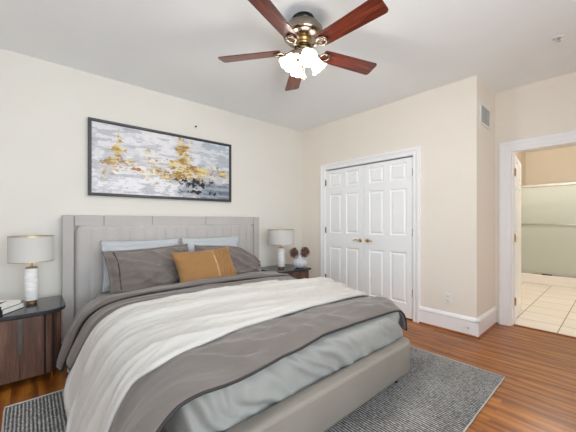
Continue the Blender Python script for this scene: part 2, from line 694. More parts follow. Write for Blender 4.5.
for x in (0.10, 0.9):
    tube(bm, [(x, -0.05, 0.975), (x, -0.008, 0.975)], 0.007, 8)
link('towel_bar', bm, M['steel'], sh, smooth=True)
link('door_guide', newbox(0.40, 0.55, -0.034, -0.026, 0.002, 0.022), M['nickel_dark'], sh)
# shower surround behind the glass
structure('trim_8', newbox(2.2, 5.1, 4.77, 4.8, 0.1, 1.95), M['plastic'])
bm = newlathe([(0.16, 0), (0.16, -0.02), (0.13, -0.06), (0.05, -0.075), (0.005, -0.08)], 28)  # lamp body added out of view to go with the bathroom light
bl = tag(link('added_bathroom_lamp', bm, M['plastic'], smooth=True), 'round white ceiling lamp added out of view to light the bathroom', 'ceiling lamp')
bl.location = (3.0, 2.4, 2.74)

# ------------------------------------------------------------------ ceiling fan
t = NT('lit_frosted_glass')
t.base((255, 250, 240), 0.3)
t.b.inputs['Emission Color'].default_value = (1.0, 0.93, 0.82, 1)
t.b.inputs['Emission Strength'].default_value = 6.0
M['shade_lit'] = t.m
fan = tag(empty('ceiling_fan', FAN), 'five-blade ceiling fan with dark red wooden blades and four lit glass shades', 'ceiling fan')
link('canopy', newlathe([(0.085, 0), (0.085, -0.018), (0.080, -0.035), (0.066, -0.042), (0.066, -0.055)], 36), M['nickel_dark'], fan, smooth=True)
link('motor_housing', newlathe([(0.066, -0.045), (0.095, -0.05), (0.128, -0.062), (0.146, -0.085), (0.152, -0.115), (0.150, -0.135), (0.135, -0.150), (0.07, -0.156), (0.06, -0.158)], 40), M['nickel'], fan, smooth=True)
bm = newlathe([(0.06, -0.156), (0.062, -0.17), (0.054, -0.174), (0.054, -0.186), (0.063, -0.190), (0.063, -0.198), (0.052, -0.203), (0.048, -0.225), (0.060, -0.232), (0.060, -0.24), (0.045, -0.244)], 32)
link('neck', bm, M['gold'], fan, smooth=True)
link('neck_band', newlathe([(0.055, -0.205), (0.0655, -0.208), (0.0655, -0.222), (0.055, -0.225)], 32), M['nickel_dark'], fan, smooth=True)
link('light_kit', newlathe([(0.045, -0.242), (0.075, -0.250), (0.082, -0.262), (0.078, -0.285), (0.055, -0.305), (0.030, -0.315), (0.024, -0.335), (0.030, -0.345), (0.024, -0.362), (0.010, -0.372), (0.012, -0.385), (0.003, -0.394)], 32), M['nickel'], fan, smooth=True)
zb = -0.237
for k in range(5):
    a = R(1.5 + 72 * k)
    rot = Matrix.Rotation(a, 4, 'Z')
    # blade: long plank with rounded corners, pitched 12 degrees
    L0, L1, w0, w1, cr = 0.17, 0.665, 0.058, 0.070, 0.024
    pts = []
    for (cx, cy, s0) in ((L1 - cr, w1 - cr, 90), (L1 - cr, -w1 + cr, 0)):
        for q in range(6):
            an = R(s0 - q * 18)
            pts.append((cx + cr * math.cos(an), cy + cr * math.sin(an)))
    pts += [(L0 + 0.012, -w0), (L0, -w0 + 0.012), (L0, w0 - 0.012), (L0 + 0.012, w0)]
    bm = newprism(pts, -0.003, 0.003, mat=rot @ T(0, 0, zb) @ Matrix.Rotation(R(-13), 4, 'X'))
    bo = link('blade', newprism(pts, -0.003, 0.003), M['blade_dark'], fan)
    bm.free()
    bo.matrix_local = rot @ T(0, 0, zb) @ Matrix.Rotation(R(-13), 4, 'X')
    # blade iron: arm that forks into an open loop screwed under the blade
    bm = bmesh.new()
    tube(bm, [(0.045, 0, 0.008), (0.085, 0, 0.0), (0.12, 0, -0.014), (0.15, 0, -0.014)], [0.013, 0.012, 0.010, 0.010], 10)
    loop = [(0.185 + 0.038 * math.cos(2 * PI * q / 20), 0.034 * math.sin(2 * PI * q / 20), -0.012) for q in range(20)]
    tube(bm, loop, 0.008, 8, closed=True)
    for (sx, sy) in ((0.222, 0.0), (0.19, 0.033), (0.19, -0.033)):
        lathe(bm, [(0.009, -0.022), (0.010, -0.016), (0.010, -0.002)], 12, T(sx, sy, 0))
    io = link('blade_iron', bm, M['nickel'], fan, smooth=True)
    io.matrix_local = rot @ T(0, 0, zb) @ Matrix.Rotation(R(-13), 4, 'X')
for k in range(4):
    a = R(45 + 18 + 90 * k)
    mt = Matrix.Rotation(a, 4, 'Z') @ T(0.058, 0, -0.268) @ Matrix.Rotation(R(-38), 4, 'Y')
    # socket
    so = link('socket', newlathe([(0.016, 0.012), (0.020, 0.0), (0.026, -0.016), (0.026, -0.034), (0.022, -0.04)], 20), M['gold'], fan, smooth=True)
    so.matrix_local = mt
    bm = bmesh.new()
    pr = [(0.027, -0.030), (0.040, -0.045), (0.048, -0.070), (0.050, -0.095), (0.056, -0.120), (0.074, -0.140), (0.072, -0.1415), (0.053, -0.121), (0.047, -0.095), (0.045, -0.070), (0.037, -0.047), (0.024, -0.032)]
    lathe(bm, pr, 28, caps=False)
    for v in bm.verts:          # softly scalloped rim
        if v.co.z < -0.11:
            an = math.atan2(v.co.y, v.co.x)
            v.co.z += 0.004 * math.cos(8 * an) * min(1, (-0.11 - v.co.z) / 0.03)
    sd = link('glass_shade', bm, M['shade_lit'], fan, smooth=True)
    sd.matrix_local = mt @ Matrix.Scale(0.86, 4)
    p = mt @ Vector((0, 0, -0.105))
    point('fan_bulb', FAN + p, 11.5, (1.0, 0.97, 0.93), 0.04)
bm = newtube([(0, 0, -0.394), (0.001, 0, -0.44)], 0.0025, 6)
lathe(bm, [(0.002, -0.44), (0.007, -0.446), (0.007, -0.458), (0.002, -0.464)], 10)
link('pull_chain', bm, M['brass'], fan)

# ------------------------------------------------------------------ small fixtures
sp = tag(empty('fire_sprinkler', (3.276, -0.209, 2.74)), 'small white recessed fire sprinkler on the ceiling before the bathroom doorway', 'sprinkler')
link('escutcheon', newlathe([(0.04, 0), (0.04, -0.004), (0.022, -0.009), (0.014, -0.009)], 24), M['plastic'], sp, smooth=True)
bm = newlathe([(0.010, -0.006), (0.010, -0.02), (0.004, -0.022), (0.004, -0.032), (0.014, -0.034), (0.014, -0.037), (0.003, -0.038)], 14)
link('sprinkler_head', bm, M['steel'], sp)

sp2 = tag(empty('wall_sprinkler', (0.0, -1.908, 2.423)), 'tiny round metal sprinkler head on the wall above the framed painting', 'sprinkler')
link('escutcheon', newlathe([(0.022, 0), (0.022, 0.004), (0.012, 0.008), (0.008, 0.008)], 20, Matrix.Rotation(R(90), 4, 'Y')), M['plastic'], sp2, smooth=True)
link('sprinkler_head', newlathe([(0.008, 0.004), (0.008, 0.022), (0.003, 0.024), (0.003, 0.032), (0.011, 0.034), (0.002, 0.037)], 12, Matrix.Rotation(R(90), 4, 'Y')), M['nickel_dark'], sp2)

vent = tag(empty('air_vent', (XC, 0.288, 2.37)), 'white slatted air return grille high on the short wall beside the bathroom', 'vent')
bm = bmesh.new()
for (a, b, c, d) in ((-0.18, 0.18, 0.092, 0.115), (-0.18, 0.18, -0.115, -0.092), (-0.18, -0.157, -0.092, 0.092), (0.157, 0.18, -0.092, 0.092)):
    box(bm, 0.0, 0.010, a, b, c, d)
link('frame', bm, M['plastic'], vent)
link('backing', newbox(0.0, 0.001, -0.157, 0.157, -0.092, 0.092), M['dark_gap'], vent)
bm = bmesh.new()
for k in range(19):
    y = -0.15 + k * 0.0166
    box(bm, 0.001, 0.0022, y - 0.0026, y + 0.0026, -0.092, 0.092)
link('grille', bm, M['plastic'], vent)

ol = tag(empty('wall_outlet', (2.345, 0.0, 0.355)), 'white double electrical outlet low on the wall right of the closet doors', 'outlet')
link('cover_plate', newbox(-0.036, 0.036, -0.006, 0.0, -0.058, 0.058), M['plastic'], ol, bevel=0.003)
for zz in (-0.026, 0.026):
    rc = link('receptacle', newbox(-0.017, 0.017, -0.008, -0.006, zz - 0.014, zz + 0.014), M['plastic'], ol, bevel=0.002)
    bm = bmesh.new()
    for sx in (-0.007, 0.007):
        box(bm, sx - 0.0015, sx + 0.0015, -0.0086, -0.008, zz - 0.006, zz + 0.006)
    link('slots', bm, M['dark_gap'], rc)
ds = tag(empty('door_stop', (2.545, -0.02, 0.085)), 'little spring door stop screwed to the baseboard near the wall corner', 'door stop')
bm = bmesh.new()
tube(bm, [(0.006 * math.cos(q * 0.9), -0.002 - q * 0.0009, 0.006 * math.sin(q * 0.9)) for q in range(70)], 0.0016, 5)
link('spring', bm, M['steel'], ds)
link('rubber_tip', newlathe([(0.008, 0), (0.009, 0.004), (0.009, 0.016), (0.006, 0.02)], 14, T(0, -0.062, 0) @ Matrix.Rotation(R(90), 4, 'X')), M['plastic'], ds)
link('base_plate', newlathe([(0.011, 0), (0.011, 0.003), (0.007, 0.005)], 14, Matrix.Rotation(R(90), 4, 'X')), M['steel'], ds)

# ------------------------------------------------------------------ painting
PY0, PY1, PZ0, PZ1 = -3.056, -1.400, 1.480, 2.274
pa = tag(empty('framed_painting', (0.004, (PY0 + PY1) / 2, PZ0)), 'wide abstract painting in grey, white and gold with a dark frame above the bed', 'painting')
W, HH = (PY1 - PY0), PZ1 - PZ0
M['frame'] = plain('charcoal_frame', (60, 60, 64), 0.4, var=0.05)
bm = bmesh.new()
fw = 0.03
prof = [(0.0, 0.0), (0.0, 0.038), (0.006, 0.042), (0.020, 0.040), (0.026, 0.030), (0.030, 0.030), (0.030, 0.0)]
rings = []
for (sy, sz) in ((-1, 0), (1, 0), (1, 1), (-1, 1)):
    cy, cz = sy * W / 2, sz * HH
    rings.append([bm.verts.new((d, cy - sy * i, cz + (i if sz == 0 else -i))) for i, d in prof])
for a in range(4):
    A, B = rings[a], rings[(a + 1) % 4]
    for i in range(len(prof) - 1):
        bm.faces.new((A[i], A[i + 1], B[i + 1], B[i]))
link('picture_frame', bm, M['frame'], pa)
# canvas: a fine grid whose paint colours and relief come from brush-like noise patches
NX, NY = 300, 140


def sstep(a, b, x):
    t_ = min(1, max(0, (x - a) / (b - a)))
    return t_ * t_ * (3 - 2 * t_)


def nz(u, v, s, o=0, sx=1.0, sy=1.0):
    return 1.5 * noise.fractal(Vector((u * s * sx + o, v * s * sy * 0.48 + o * 1.7, o)), 0.6, 2.2, 6)


def mixc(a, b, t_):
    return tuple(a[i] + (b[i] - a[i]) * t_ for i in range(3))


def patch(u, v, cu, cv, ru, rv, o, rag=0.9, sx=1.0, sy=1.0, sc=7):
    d = math.sqrt(((u - cu) / ru) ** 2 + ((v - cv) / rv) ** 2)
    return sstep(0.10, -0.10, d - 0.75 + rag * nz(u, v, sc * 1.7, o, sx, sy) + 0.55 * nz(u, v, sc * 5, o + 3, 0.5, 2.0))


def paint(u, v):
    h = 0.0
    c = mixc((212, 210, 215), (226, 224, 226), sstep(-0.4, 0.4, nz(u, v, 5, 1, 1, 2)))
    c = mixc(c, (194, 193, 200), sstep(0.15, 0.45, nz(u, v, 4, 3)) * 0.8)
    # pale blue grey upper right, slate lower right
    k = sstep(0.60, 0.72, u + 0.10 * nz(u, v, 5, 9)) * sstep(0.25, 0.55, v)
    c = mixc(c, mixc((178, 188, 198), (214, 218, 222), sstep(-0.3, 0.35, nz(u, v, 9, 5, 1, 2.5))), k)
    k = sstep(0.60, 0.70, u + 0.10 * nz(u, v, 6, 12)) * sstep(0.36, 0.26, v + 0.08 * nz(u, v, 6, 14))
    c = mixc(c, mixc((104, 116, 130), (150, 158, 168), sstep(-0.3, 0.4, nz(u, v, 6, 15, 0.6, 4))), k)
    # white impasto
    k = patch(u, v, 0.36, 0.20, 0.25, 0.26, 21, 0.7)
    c = mixc(c, (238, 238, 240), k * 0.85)
    h += k * 0.5
    k = patch(u, v, 0.42, 0.78, 0.16, 0.22, 23, 0.8)
    c = mixc(c, (232, 232, 236), k * 0.7)
    k = sstep(0.25, 0.5, nz(u, v, 14, 31, 0.5, 2.6))
    c = mixc(c, (174, 174, 182), k * 0.7)
    h += 0.3 * nz(u, v, 18, 33, 0.5, 2.5)
    G1, G2, G3 = (200, 164, 78), (150, 108, 44), (226, 206, 146)

    def gold(o):
        n = nz(u, v, 16, o, 0.6, 2.2)
        return mixc(mixc(G1, G2, sstep(0.0, 0.4, n)), G3, sstep(-0.05, -0.4, n))
    spots = [(0.148, 0.62, 0.030, 0.16, 41, 0.9, 0.9), (0.152, 0.86, 0.008, 0.08, 42, 0.8, 0.5), (0.09, 0.44, 0.045, 0.07, 43, 1.1, 0.85), (0.07, 0.32, 0.025, 0.07, 44, 1.3, 0.6),
             (0.20, 0.50, 0.05, 0.05, 45, 1.3, 0.7), (0.35, 0.50, 0.03, 0.16, 47, 1.5, 0.45),
             (0.60, 0.80, 0.040, 0.26, 49, 0.9, 0.85), (0.43, 0.33, 0.05, 0.04, 51, 1.2, 0.7), (0.54, 0.43, 0.09, 0.13, 52, 0.8, 1.0),
             (0.73, 0.47, 0.14, 0.09, 53, 0.7, 1.0), (0.61, 0.34, 0.16, 0.05, 54, 1.0, 0.9), (0.93, 0.46, 0.05, 0.07, 55, 0.9, 0.9), (0.60, 0.62, 0.05, 0.12, 56, 1.0, 0.8)]
    for cu, cv, ru, rv, o, rag, st in spots:
        k = patch(u, v, cu, cv, ru, rv, o, rag, sc=11) * st
        if k > 0:
            c = mixc(c, gold(o), k)
            h += k
    k = patch(u, v, 0.235, 0.39, 0.05, 0.022, 58, 0.6, sc=12)
    c = mixc(c, (186, 110, 30), k)
    for cu, cv, ru, rv, o in ((0.67, 0.285, 0.09, 0.035, 61), (0.75, 0.22, 0.08, 0.03, 62), (0.71, 0.10, 0.11, 0.022, 63), (0.62, 0.24, 0.03, 0.02, 64)):
        k = patch(u, v, cu, cv, ru, rv, o, 1.3, sc=16)
        c = mixc(c, (22, 22, 26), k)
        h += k * 0.6
    return c, h


bm = bmesh.new()
cl = bm.verts.layers.float_color.new('paint')
g = []
for j in range(NY + 1):
    row = []
    for i in range(NX + 1):
        u, v = i / NX, j / NY
        c, h = paint(u, v)
        q = bm.verts.new((0.024 + 0.0022 * max(-1, min(h, 1.5)), -W / 2 + 0.028 + u * (W - 0.056), 0.028 + v * (HH - 0.056)))
        q[cl] = lin(tuple(min(255, max(0, x)) for x in c))
        row.append(q)
    g.append(row)
for j in range(NY):
    for i in range(NX):
        bm.faces.new((g[j][i], g[j][i + 1], g[j + 1][i + 1], g[j + 1][i]))
t = NT('oil_paint')
at = t.new('ShaderNodeAttribute')
at.attribute_name = 'paint'
t.base(at.outputs['Color'], 0.5)
t.bump(t.noise(t.coord((1, 1, 3)), 60, 3), 0.15, 0.003)
link('canvas', bm, t.m, pa, smooth=True)
link('backing', newbox(0.0, 0.012, -W / 2 + 0.028, W / 2 - 0.028, 0.028, HH - 0.028), M['frame'], pa)

# ------------------------------------------------------------------ rug
t = NT('woven_rug')
v = t.coord()
sep = t.new('ShaderNodeSeparateXYZ')
t.link(v, sep.inputs[0])
v2 = t.coord((38, 6, 1))
wob = t.noise(t.coord((14, 60, 1)), 1.0, 2)
yy = t.math('ADD', t.math('MULTIPLY', sep.outputs['Y'], 1.0), t.math('MULTIPLY', wob, 0.006))
rib = t.math('SINE', t.math('MULTIPLY', yy, 2 * PI / 0.0185))
spk = t.noise(t.coord((45, 80, 1)), 1.0, 4, 0.7)
spk2 = t.noise(t.coord((170, 240, 1)), 1.0, 2, 0.6)
cl_ = t.noise(t.coord((3.5, 2.2, 1)), 1.0, 3, 0.6)
f = t.math('ADD', t.math('ADD', t.math('MULTIPLY', rib, 0.16), t.math('MULTIPLY', spk, 0.85)), t.math('ADD', t.math('MULTIPLY', spk2, 0.45), t.math('MULTIPLY', cl_, 0.22)))
c = t.ramp(f, [(0.47, (8, 8, 9)), (0.62, (58, 57, 57)), (0.78, (108, 106, 105)), (0.96, (186, 183, 178))])
t.base(c, 0.95, 0, 0.1, 0.2)
t.bump(f, 0.8, 0.006)
M['rug'] = t.m
RX0, RX1, RY0, RY1 = 0.98, 3.02, -3.62, -0.74
bm = bmesh.new()
nx, ny = 60, 80
top, bot = [], []
for j in range(ny + 1):
    rt, rb = [], []
    for i in range(nx + 1):
        x = RX0 + (RX1 - RX0) * i / nx
        y = RY0 + (RY1 - RY0) * j / ny
        e_ = 0.004 * noise.noise(Vector((x * 9, y * 9, 0)))
        if i in (0, nx):
            x += e_
        if j in (0, ny):
            y += e_
        edge = min(i, nx - i, j, ny - j)
        z = 0.009 + 0.0015 * noise.noise(Vector((x * 6, y * 6, 3))) - (0.004 if edge == 0 else 0)
        rt.append(bm.verts.new((x, y, z)))
        rb.append(bm.verts.new((x, y, 0.001)))
    top.append(rt)
    bot.append(rb)
for j in range(ny):
    for i in range(nx):
        bm.faces.new((top[j][i], top[j][i + 1], top[j + 1][i + 1], top[j + 1][i]))
        bm.faces.new((bot[j][i], bot[j + 1][i], bot[j + 1][i + 1], bot[j][i + 1]))
loop_t = top[0][:] + [top[j][nx] for j in range(1, ny + 1)] + list(reversed(top[ny][:-1])) + [top[j][0] for j in range(ny - 1, 0, -1)]
loop_b = bot[0][:] + [bot[j][nx] for j in range(1, ny + 1)] + list(reversed(bot[ny][:-1])) + [bot[j][0] for j in range(ny - 1, 0, -1)]
for a in range(len(loop_t)):
    b = (a + 1) % len(loop_t)
    bm.faces.new((loop_b[a], loop_b[b], loop_t[b], loop_t[a]))
rug = tag(link('area_rug', bm, M['rug'], smooth=True), 'grey and black woven area rug on the floor under the bed', 'rug')
M['rug_edge'] = fabric('rug_binding', (176, 172, 166), 0.2, 300)
edge = []
for (x0, y0, x1, y1) in ((RX0, RY0, RX1, RY0), (RX1, RY0, RX1, RY1), (RX1, RY1, RX0, RY1), (RX0, RY1, RX0, RY0)):
    for k in range(60):
        f_ = k / 60
        x, y = x0 + (x1 - x0) * f_, y0 + (y1 - y0) * f_
        e_ = 0.004 * noise.noise(Vector((x * 9, y * 9, 0)))
        edge.append((x + (e_ if x0 == x1 else 0), y + (e_ if y0 == y1 else 0), 0.0065))
link('bound_edge', newtube(edge, 0.005, 6, closed=True), M['rug_edge'], rug)

# ------------------------------------------------------------------ bed
M['uph'] = fabric('greige_upholstery', (190, 185, 182), 0.05, 500, 0.15, 0.85, 0.15)
M['uph_leather'] = plain('greige_bed_rail', (132, 126, 118), 0.5, var=0.03, nscale=4, bump=0.1, bscale=300)
BY0, BY1 = -3.272, -0.987
bed = tag(empty('bed', (0.03, (BY0 + BY1) / 2, 0)), 'upholstered greige bed frame with tall channelled headboard against the painting wall', 'bed')
BC = (BY0 + BY1) / 2


def bl_(name, bm, mat, parent=None, **k):
    """bed part given in world coordinates"""
    if parent is None:
        bmesh.ops.translate(bm, vec=-Vector(bed.location), verts=bm.verts)
        return link(name, bm, mat, bed, **k)
    bmesh.ops.translate(bm, vec=-Vector(bed.location), verts=bm.verts)
    return link(name, bm, mat, parent, **k)


hb = bl_('headboard', newbox(0.03, 0.085, BY0 + 0.02, BY1 - 0.02, 0.08, 1.262), M['uph'], bevel=0.01)
# wings
for (a, b) in ((BY0, BY0 + 0.092), (BY1 - 0.092, BY1)):
    bl_('wing', newbox(0.035, 0.128, a, b, 0.06, 1.274), M['uph'], hb, bevel=0.012, bseg=3)
# top band in sections
ys = [BY0 + 0.094, -2.93, -2.46, -1.815, BY1 - 0.094]
for a, b in zip(ys, ys[1:]):
    bl_('top_band', newbox(0.04, 0.118, a + 0.001, b - 0.001, 1.165, 1.272), M['uph'], hb, bevel=0.010, bseg=3)
# vertical channels, the outer two with rounded top corners
CY0, CY1, CZ0, CZ1 = BY0 + 0.100, BY1 - 0.100, 0.20, 1.175
nch = 17
bm = bmesh.new()
per = 10
cols_ = nch * per
rows_ = 30
rr = 0.07
gr = []
for j in range(rows_ + 1):
    row = []
    for i in range(cols_ + 1):
        y = CY0 + (CY1 - CY0) * i / cols_
        fr = (i % per) / per
        bulge = abs(math.sin(PI * fr)) ** 0.35 * 0.014
        # rounded top corners
        dy = min(y - CY0, CY1 - y)
        ztop = CZ1
        if dy < rr:
            ztop = CZ1 - rr + math.sqrt(max(0, rr * rr - (rr - dy) ** 2))
        z = CZ0 + (ztop - CZ0) * (1 - (1 - j / rows_) ** 1.6)
        edge_z = (ztop - z)
        ed = min(dy + 0.003, edge_z + 0.001)
        x = 0.095 + 0.045 * math.sqrt(max(0, 1 - (1 - min(1, ed / 0.035)) ** 2)) + bulge * min(1, ed / 0.03)
        row.append(bm.verts.new((x, y, z)))
    gr.append(row)
for j in range(rows_):
    for i in range(cols_):
        bm.faces.new((gr[j][i], gr[j][i + 1], gr[j + 1][i + 1], gr[j + 1][i]))
# back edge skirt
rim = gr[0][:] + [gr[j][cols_] for j in range(1, rows_ + 1)] + list(reversed(gr[rows_][:-1])) + [gr[j][0] for j in range(rows_ - 1, 0, -1)]
back = [bm.verts.new((0.075, v_.co.y, v_.co.z)) for v_ in rim]
for a in range(len(rim)):
    b = (a + 1) % len(rim)
    bm.faces.new((rim[a], rim[b], back[b], back[a]))
bl_('channel_panel', bm, M['uph'], hb, smooth=True)

# frame: rails and padded foot with rounded outer corners
FX, FZ0, FZ1 = 2.605, 0.112, 0.335
FY0, FY1 = -3.03, -1.345


def rounded_u(bm, x_in, x_out, y0, y1, r, z0, z1, inset=0.018):
    """footboard plan: rounded outer corners, with softened upper and lower edges"""
    path = []
    for q in range(9):
        an = R(-90 + q * 11.25)
        path.append((x_out - r + r * math.cos(an), y0 + r + r * math.sin(an), math.cos(an), math.sin(an)))
    for q in range(9):
        an = R(q * 11.25)
        path.append((x_out - r + r * math.cos(an), y1 - r + r * math.sin(an), math.cos(an), math.sin(an)))
    path = [(x_in, y0, 0, -1)] + path + [(x_in, y1, 0, 1)]
    # cross-section (offset inwards, z)
    sec = [(0.095, z0), (0.02, z0), (0.006, z0 + 0.008), (0.0, z0 + 0.025), (0.0, z1 - 0.02), (0.002, z1 - 0.010), (0.008, z1 - 0.003), (0.018, z1), (0.080, z1), (0.092, z1 - 0.006), (0.095, z1 - 0.02)]
    rings_ = []
    for (x, y, nx_, ny_) in path:
        rings_.append([bm.verts.new((x - nx_ * o, y - ny_ * o, z)) for o, z in sec])
    for a, b in zip(rings_, rings_[1:]):
        for i in range(len(sec)):
            j = (i + 1) % len(sec)
            bm.faces.new((a[i], a[j], b[j], b[i]))
    bm.faces.new(rings_[0])
    bm.faces.new(list(reversed(rings_[-1])))


bm = bmesh.new()
rounded_u(bm, 2.40, FX, FY0, FY1, 0.105, FZ0, FZ1)
fb = bl_('footboard', bm, M['uph_leather'], smooth=True)
# seam piping along the foot's upper edge
pp = []
for q in range(9):
    an = R(-90 + q * 11.25)
    pp.append((FX - 0.105 + 0.102 * math.cos(an), FY0 + 0.105 + 0.102 * math.sin(an), FZ1 - 0.018))
for q in range(9):
    an = R(q * 11.25)
    pp.append((FX - 0.105 + 0.102 * math.cos(an), FY1 - 0.105 + 0.102 * math.sin(an), FZ1 - 0.018))
bl_('piping', newtube(pp, 0.004, 6), M['uph_leather'], fb, smooth=True)
for (a, b) in ((FY0, FY0 + 0.09), (FY1 - 0.09, FY1)):
    bl_('side_rail', newbox(0.086, 2.402, a, b, FZ0, FZ1), M['uph_leather'], bevel=0.015, bseg=3)
bl_('slat_base', newbox(0.10, 2.52, FY0 + 0.09, FY1 - 0.09, 0.14, 0.20), M['uph_leather'])
M['leg'] = plain('dark_bed_leg', (52, 48, 44), 0.35, 0.8)
for (x, y) in ((2.50, FY1 - 0.10), (2.50, FY0 + 0.10), (0.16, FY1 - 0.10), (0.16, FY0 + 0.10)):
    z0_ = 0.010 if x > 1 else 0.0
    bl_('leg', newlathe([(0.016, z0_), (0.019, z0_ + 0.01), (0.024, 0.10)], 16, T(x, y, 0)), M['leg'], smooth=True)

# mattress with soft corners and gathered sheet
M['sheet'] = fabric('pale_grey_sheet', (148, 148, 144), 0.04, 500, 0.1, 0.8, 0.1)


def soft_box(x0, x1, y0, y1, z0, z1, r, n=(60, 46, 10), wr=None):
    bm_ = bmesh.new()
    cx, cy, cz = (x0 + x1) / 2, (y0 + y1) / 2, (z0 + z1) / 2
    hx, hy, hz = (x1 - x0) / 2, (y1 - y0) / 2, (z1 - z0) / 2
    bmesh.ops.create_cube(bm_, size=2)
    # subdivide by hand: build six grids
    bm_.clear()
    cache = {}

    def vert(i, j, k):
        key = (i, j, k)
        if key in cache:
            return cache[key]
        p = Vector((-hx + 2 * hx * i / n[0], -hy + 2 * hy * j / n[1], -hz + 2 * hz * k / n[2]))
        inner = Vector((max(-hx + r, min(hx - r, p.x)), max(-hy + r, min(hy - r, p.y)), max(-hz + r, min(hz - r, p.z))))
        d = p - inner
        if d.length > 1e-9:
            # spread so the corner ring is round
            p = inner + d.normalized() * min(r, max(abs(d.x), abs(d.y), abs(d.z)))
        p += Vector((cx, cy, cz))
        if wr:
            p = wr(p)
        cache[key] = bm_.verts.new(p)
        return cache[key]
    for i in range(n[0]):
        for j in range(n[1]):
            bm_.faces.new((vert(i, j, 0), vert(i, j + 1, 0), vert(i + 1, j + 1, 0), vert(i + 1, j, 0)))
            bm_.faces.new((vert(i, j, n[2]), vert(i + 1, j, n[2]), vert(i + 1, j + 1, n[2]), vert(i, j + 1, n[2])))
    for i in range(n[0]):
        for k in range(n[2]):
            bm_.faces.new((vert(i, 0, k), vert(i + 1, 0, k), vert(i + 1, 0, k + 1), vert(i, 0, k + 1)))
            bm_.faces.new((vert(i, n[1], k), vert(i, n[1], k + 1), vert(i + 1, n[1], k + 1), vert(i + 1, n[1], k)))
    for j in range(n[1]):
        for k in range(n[2]):
            bm_.faces.new((vert(0, j, k), vert(0, j, k + 1), vert(0, j + 1, k + 1), vert(0, j + 1, k)))
            bm_.faces.new((vert(n[0], j, k), vert(n[0], j + 1, k), vert(n[0], j + 1, k + 1), vert(n[0], j, k + 1)))
    return bm_


def sheet_wr(p):
    q = p.copy()
    foot = sstep(2.2, 2.5, p.x)
    # diagonal pulls on the foot face
    s = p.y * 7.0 + (p.z - 0.4) * 9 + 1.4 * noise.noise(Vector((p.y * 2.5, p.z * 4, 2)))
    rdg = 1 - abs(noise.noise(Vector((s * 1.5, p.z * 1.2, 7)))) * 2
    q.x += foot * 0.042 * rdg
    q.x += foot * 0.008 * noise.noise(Vector((p.y * 14, p.z * 10, 1)))
    q.z += 0.006 * noise.noise(Vector((p.x * 5, p.y * 5, 0)))
    return q


mt_ = link('mattress', soft_box(0.19, 2.475, -3.04, -1.275, 0.21, 0.522, 0.085, (70, 90, 16), sheet_wr), M['sheet'], smooth=True, sub=1)
mt_ = tag(mt_, 'thick mattress in a pale grey sheet, showing at the foot of the bed', 'mattress')

# ---- bedding draped over the mattress
PROF = [(-1.205, 0.28), (-1.210, 0.36), (-1.222, 0.44), (-1.262, 0.495), (-1.34, 0.522), (-1.6, 0.538), (-1.9, 0.548), (-2.3, 0.556), (-2.7, 0.556), (-2.90, 0.548), (-3.0, 0.535), (-3.07, 0.508), (-3.125, 0.460),
        (-3.165, 0.39), (-3.195, 0.31), (-3.225, 0.21), (-3.25, 0.12), (-3.265, 0.05)]


def catmull(P, t_):
    n = len(P)
    i = max(0, min(n - 2, int(math.floor(t_))))
    f_ = t_ - i
    p0, p1, p2, p3 = P[max(0, i - 1)], P[i], P[i + 1], P[min(n - 1, i + 2)]
    return tuple(0.5 * ((2 * b) + (-a + c_) * f_ + (2 * a - 5 * b + 4 * c_ - d) * f_ ** 2 + (-a + 3 * b - 3 * c_ + d) * f_ ** 3) for a, b, c_, d in zip(p0, p1, p2, p3))


DENSE = [catmull(PROF, k / 20) for k in range((len(PROF) - 1) * 20 + 1)]
ARC = [0.0]
for a, b in zip(DENSE, DENSE[1:]):
    ARC.append(ARC[-1] + math.hypot(b[0] - a[0], b[1] - a[1]))
SMAX = ARC[-1]


def prof_at(s):
    s = max(0, min(SMAX, s))
    lo, hi = 0, len(ARC) - 1
    while hi - lo > 1:
        m = (lo + hi) // 2
        if ARC[m] <= s:
            lo = m
        else:
            hi = m
    f_ = (s - ARC[lo]) / max(1e-9, ARC[hi] - ARC[lo])
    a, b = DENSE[lo], DENSE[hi]
    y, z = a[0] + (b[0] - a[0]) * f_, a[1] + (b[1] - a[1]) * f_
    dy, dz = b[0] - a[0], b[1] - a[1]
    l = math.hypot(dy, dz)
    return y, z, dz / l, -dy / l   # position and outward normal (y, z)


def s_of_y(y):
    for k, p in enumerate(DENSE):
        if p[0] <= y:
            return ARC[k]
    return SMAX


def drape(x, s, off):
    y, z, ny_, nz_ = prof_at(s)
    hang = sstep(0.48, 0.15, z) if y < -2.1 else sstep(0.48, 0.25, z) * 0.4
    # lazy flutes in the hanging part
    fl = 0.018 * hang * (math.sin(x * 9.0 + 1.2 + s * 0.8) + 0.45 * math.sin(x * 21 + 2.0 - s * 2))
    if y < -2.1:
        y -= hang * 0.012
    p = Vector((x, y + ny_ * (off + fl), z + nz_ * (off + fl * 0.3)))
    # the top falls away over the foot end of the mattress
    k = sstep(2.22, 2.60, x)
    near = sstep(-2.8, -3.05, y)
    p.z -= (0.045 - 0.05 * near) * k * (1 if nz_ > 0.3 else nz_ / 0.3)
    p.y -= 0.04 * sstep(2.0, 2.5, x) * near
    # hollow under the pillows' end
    return p


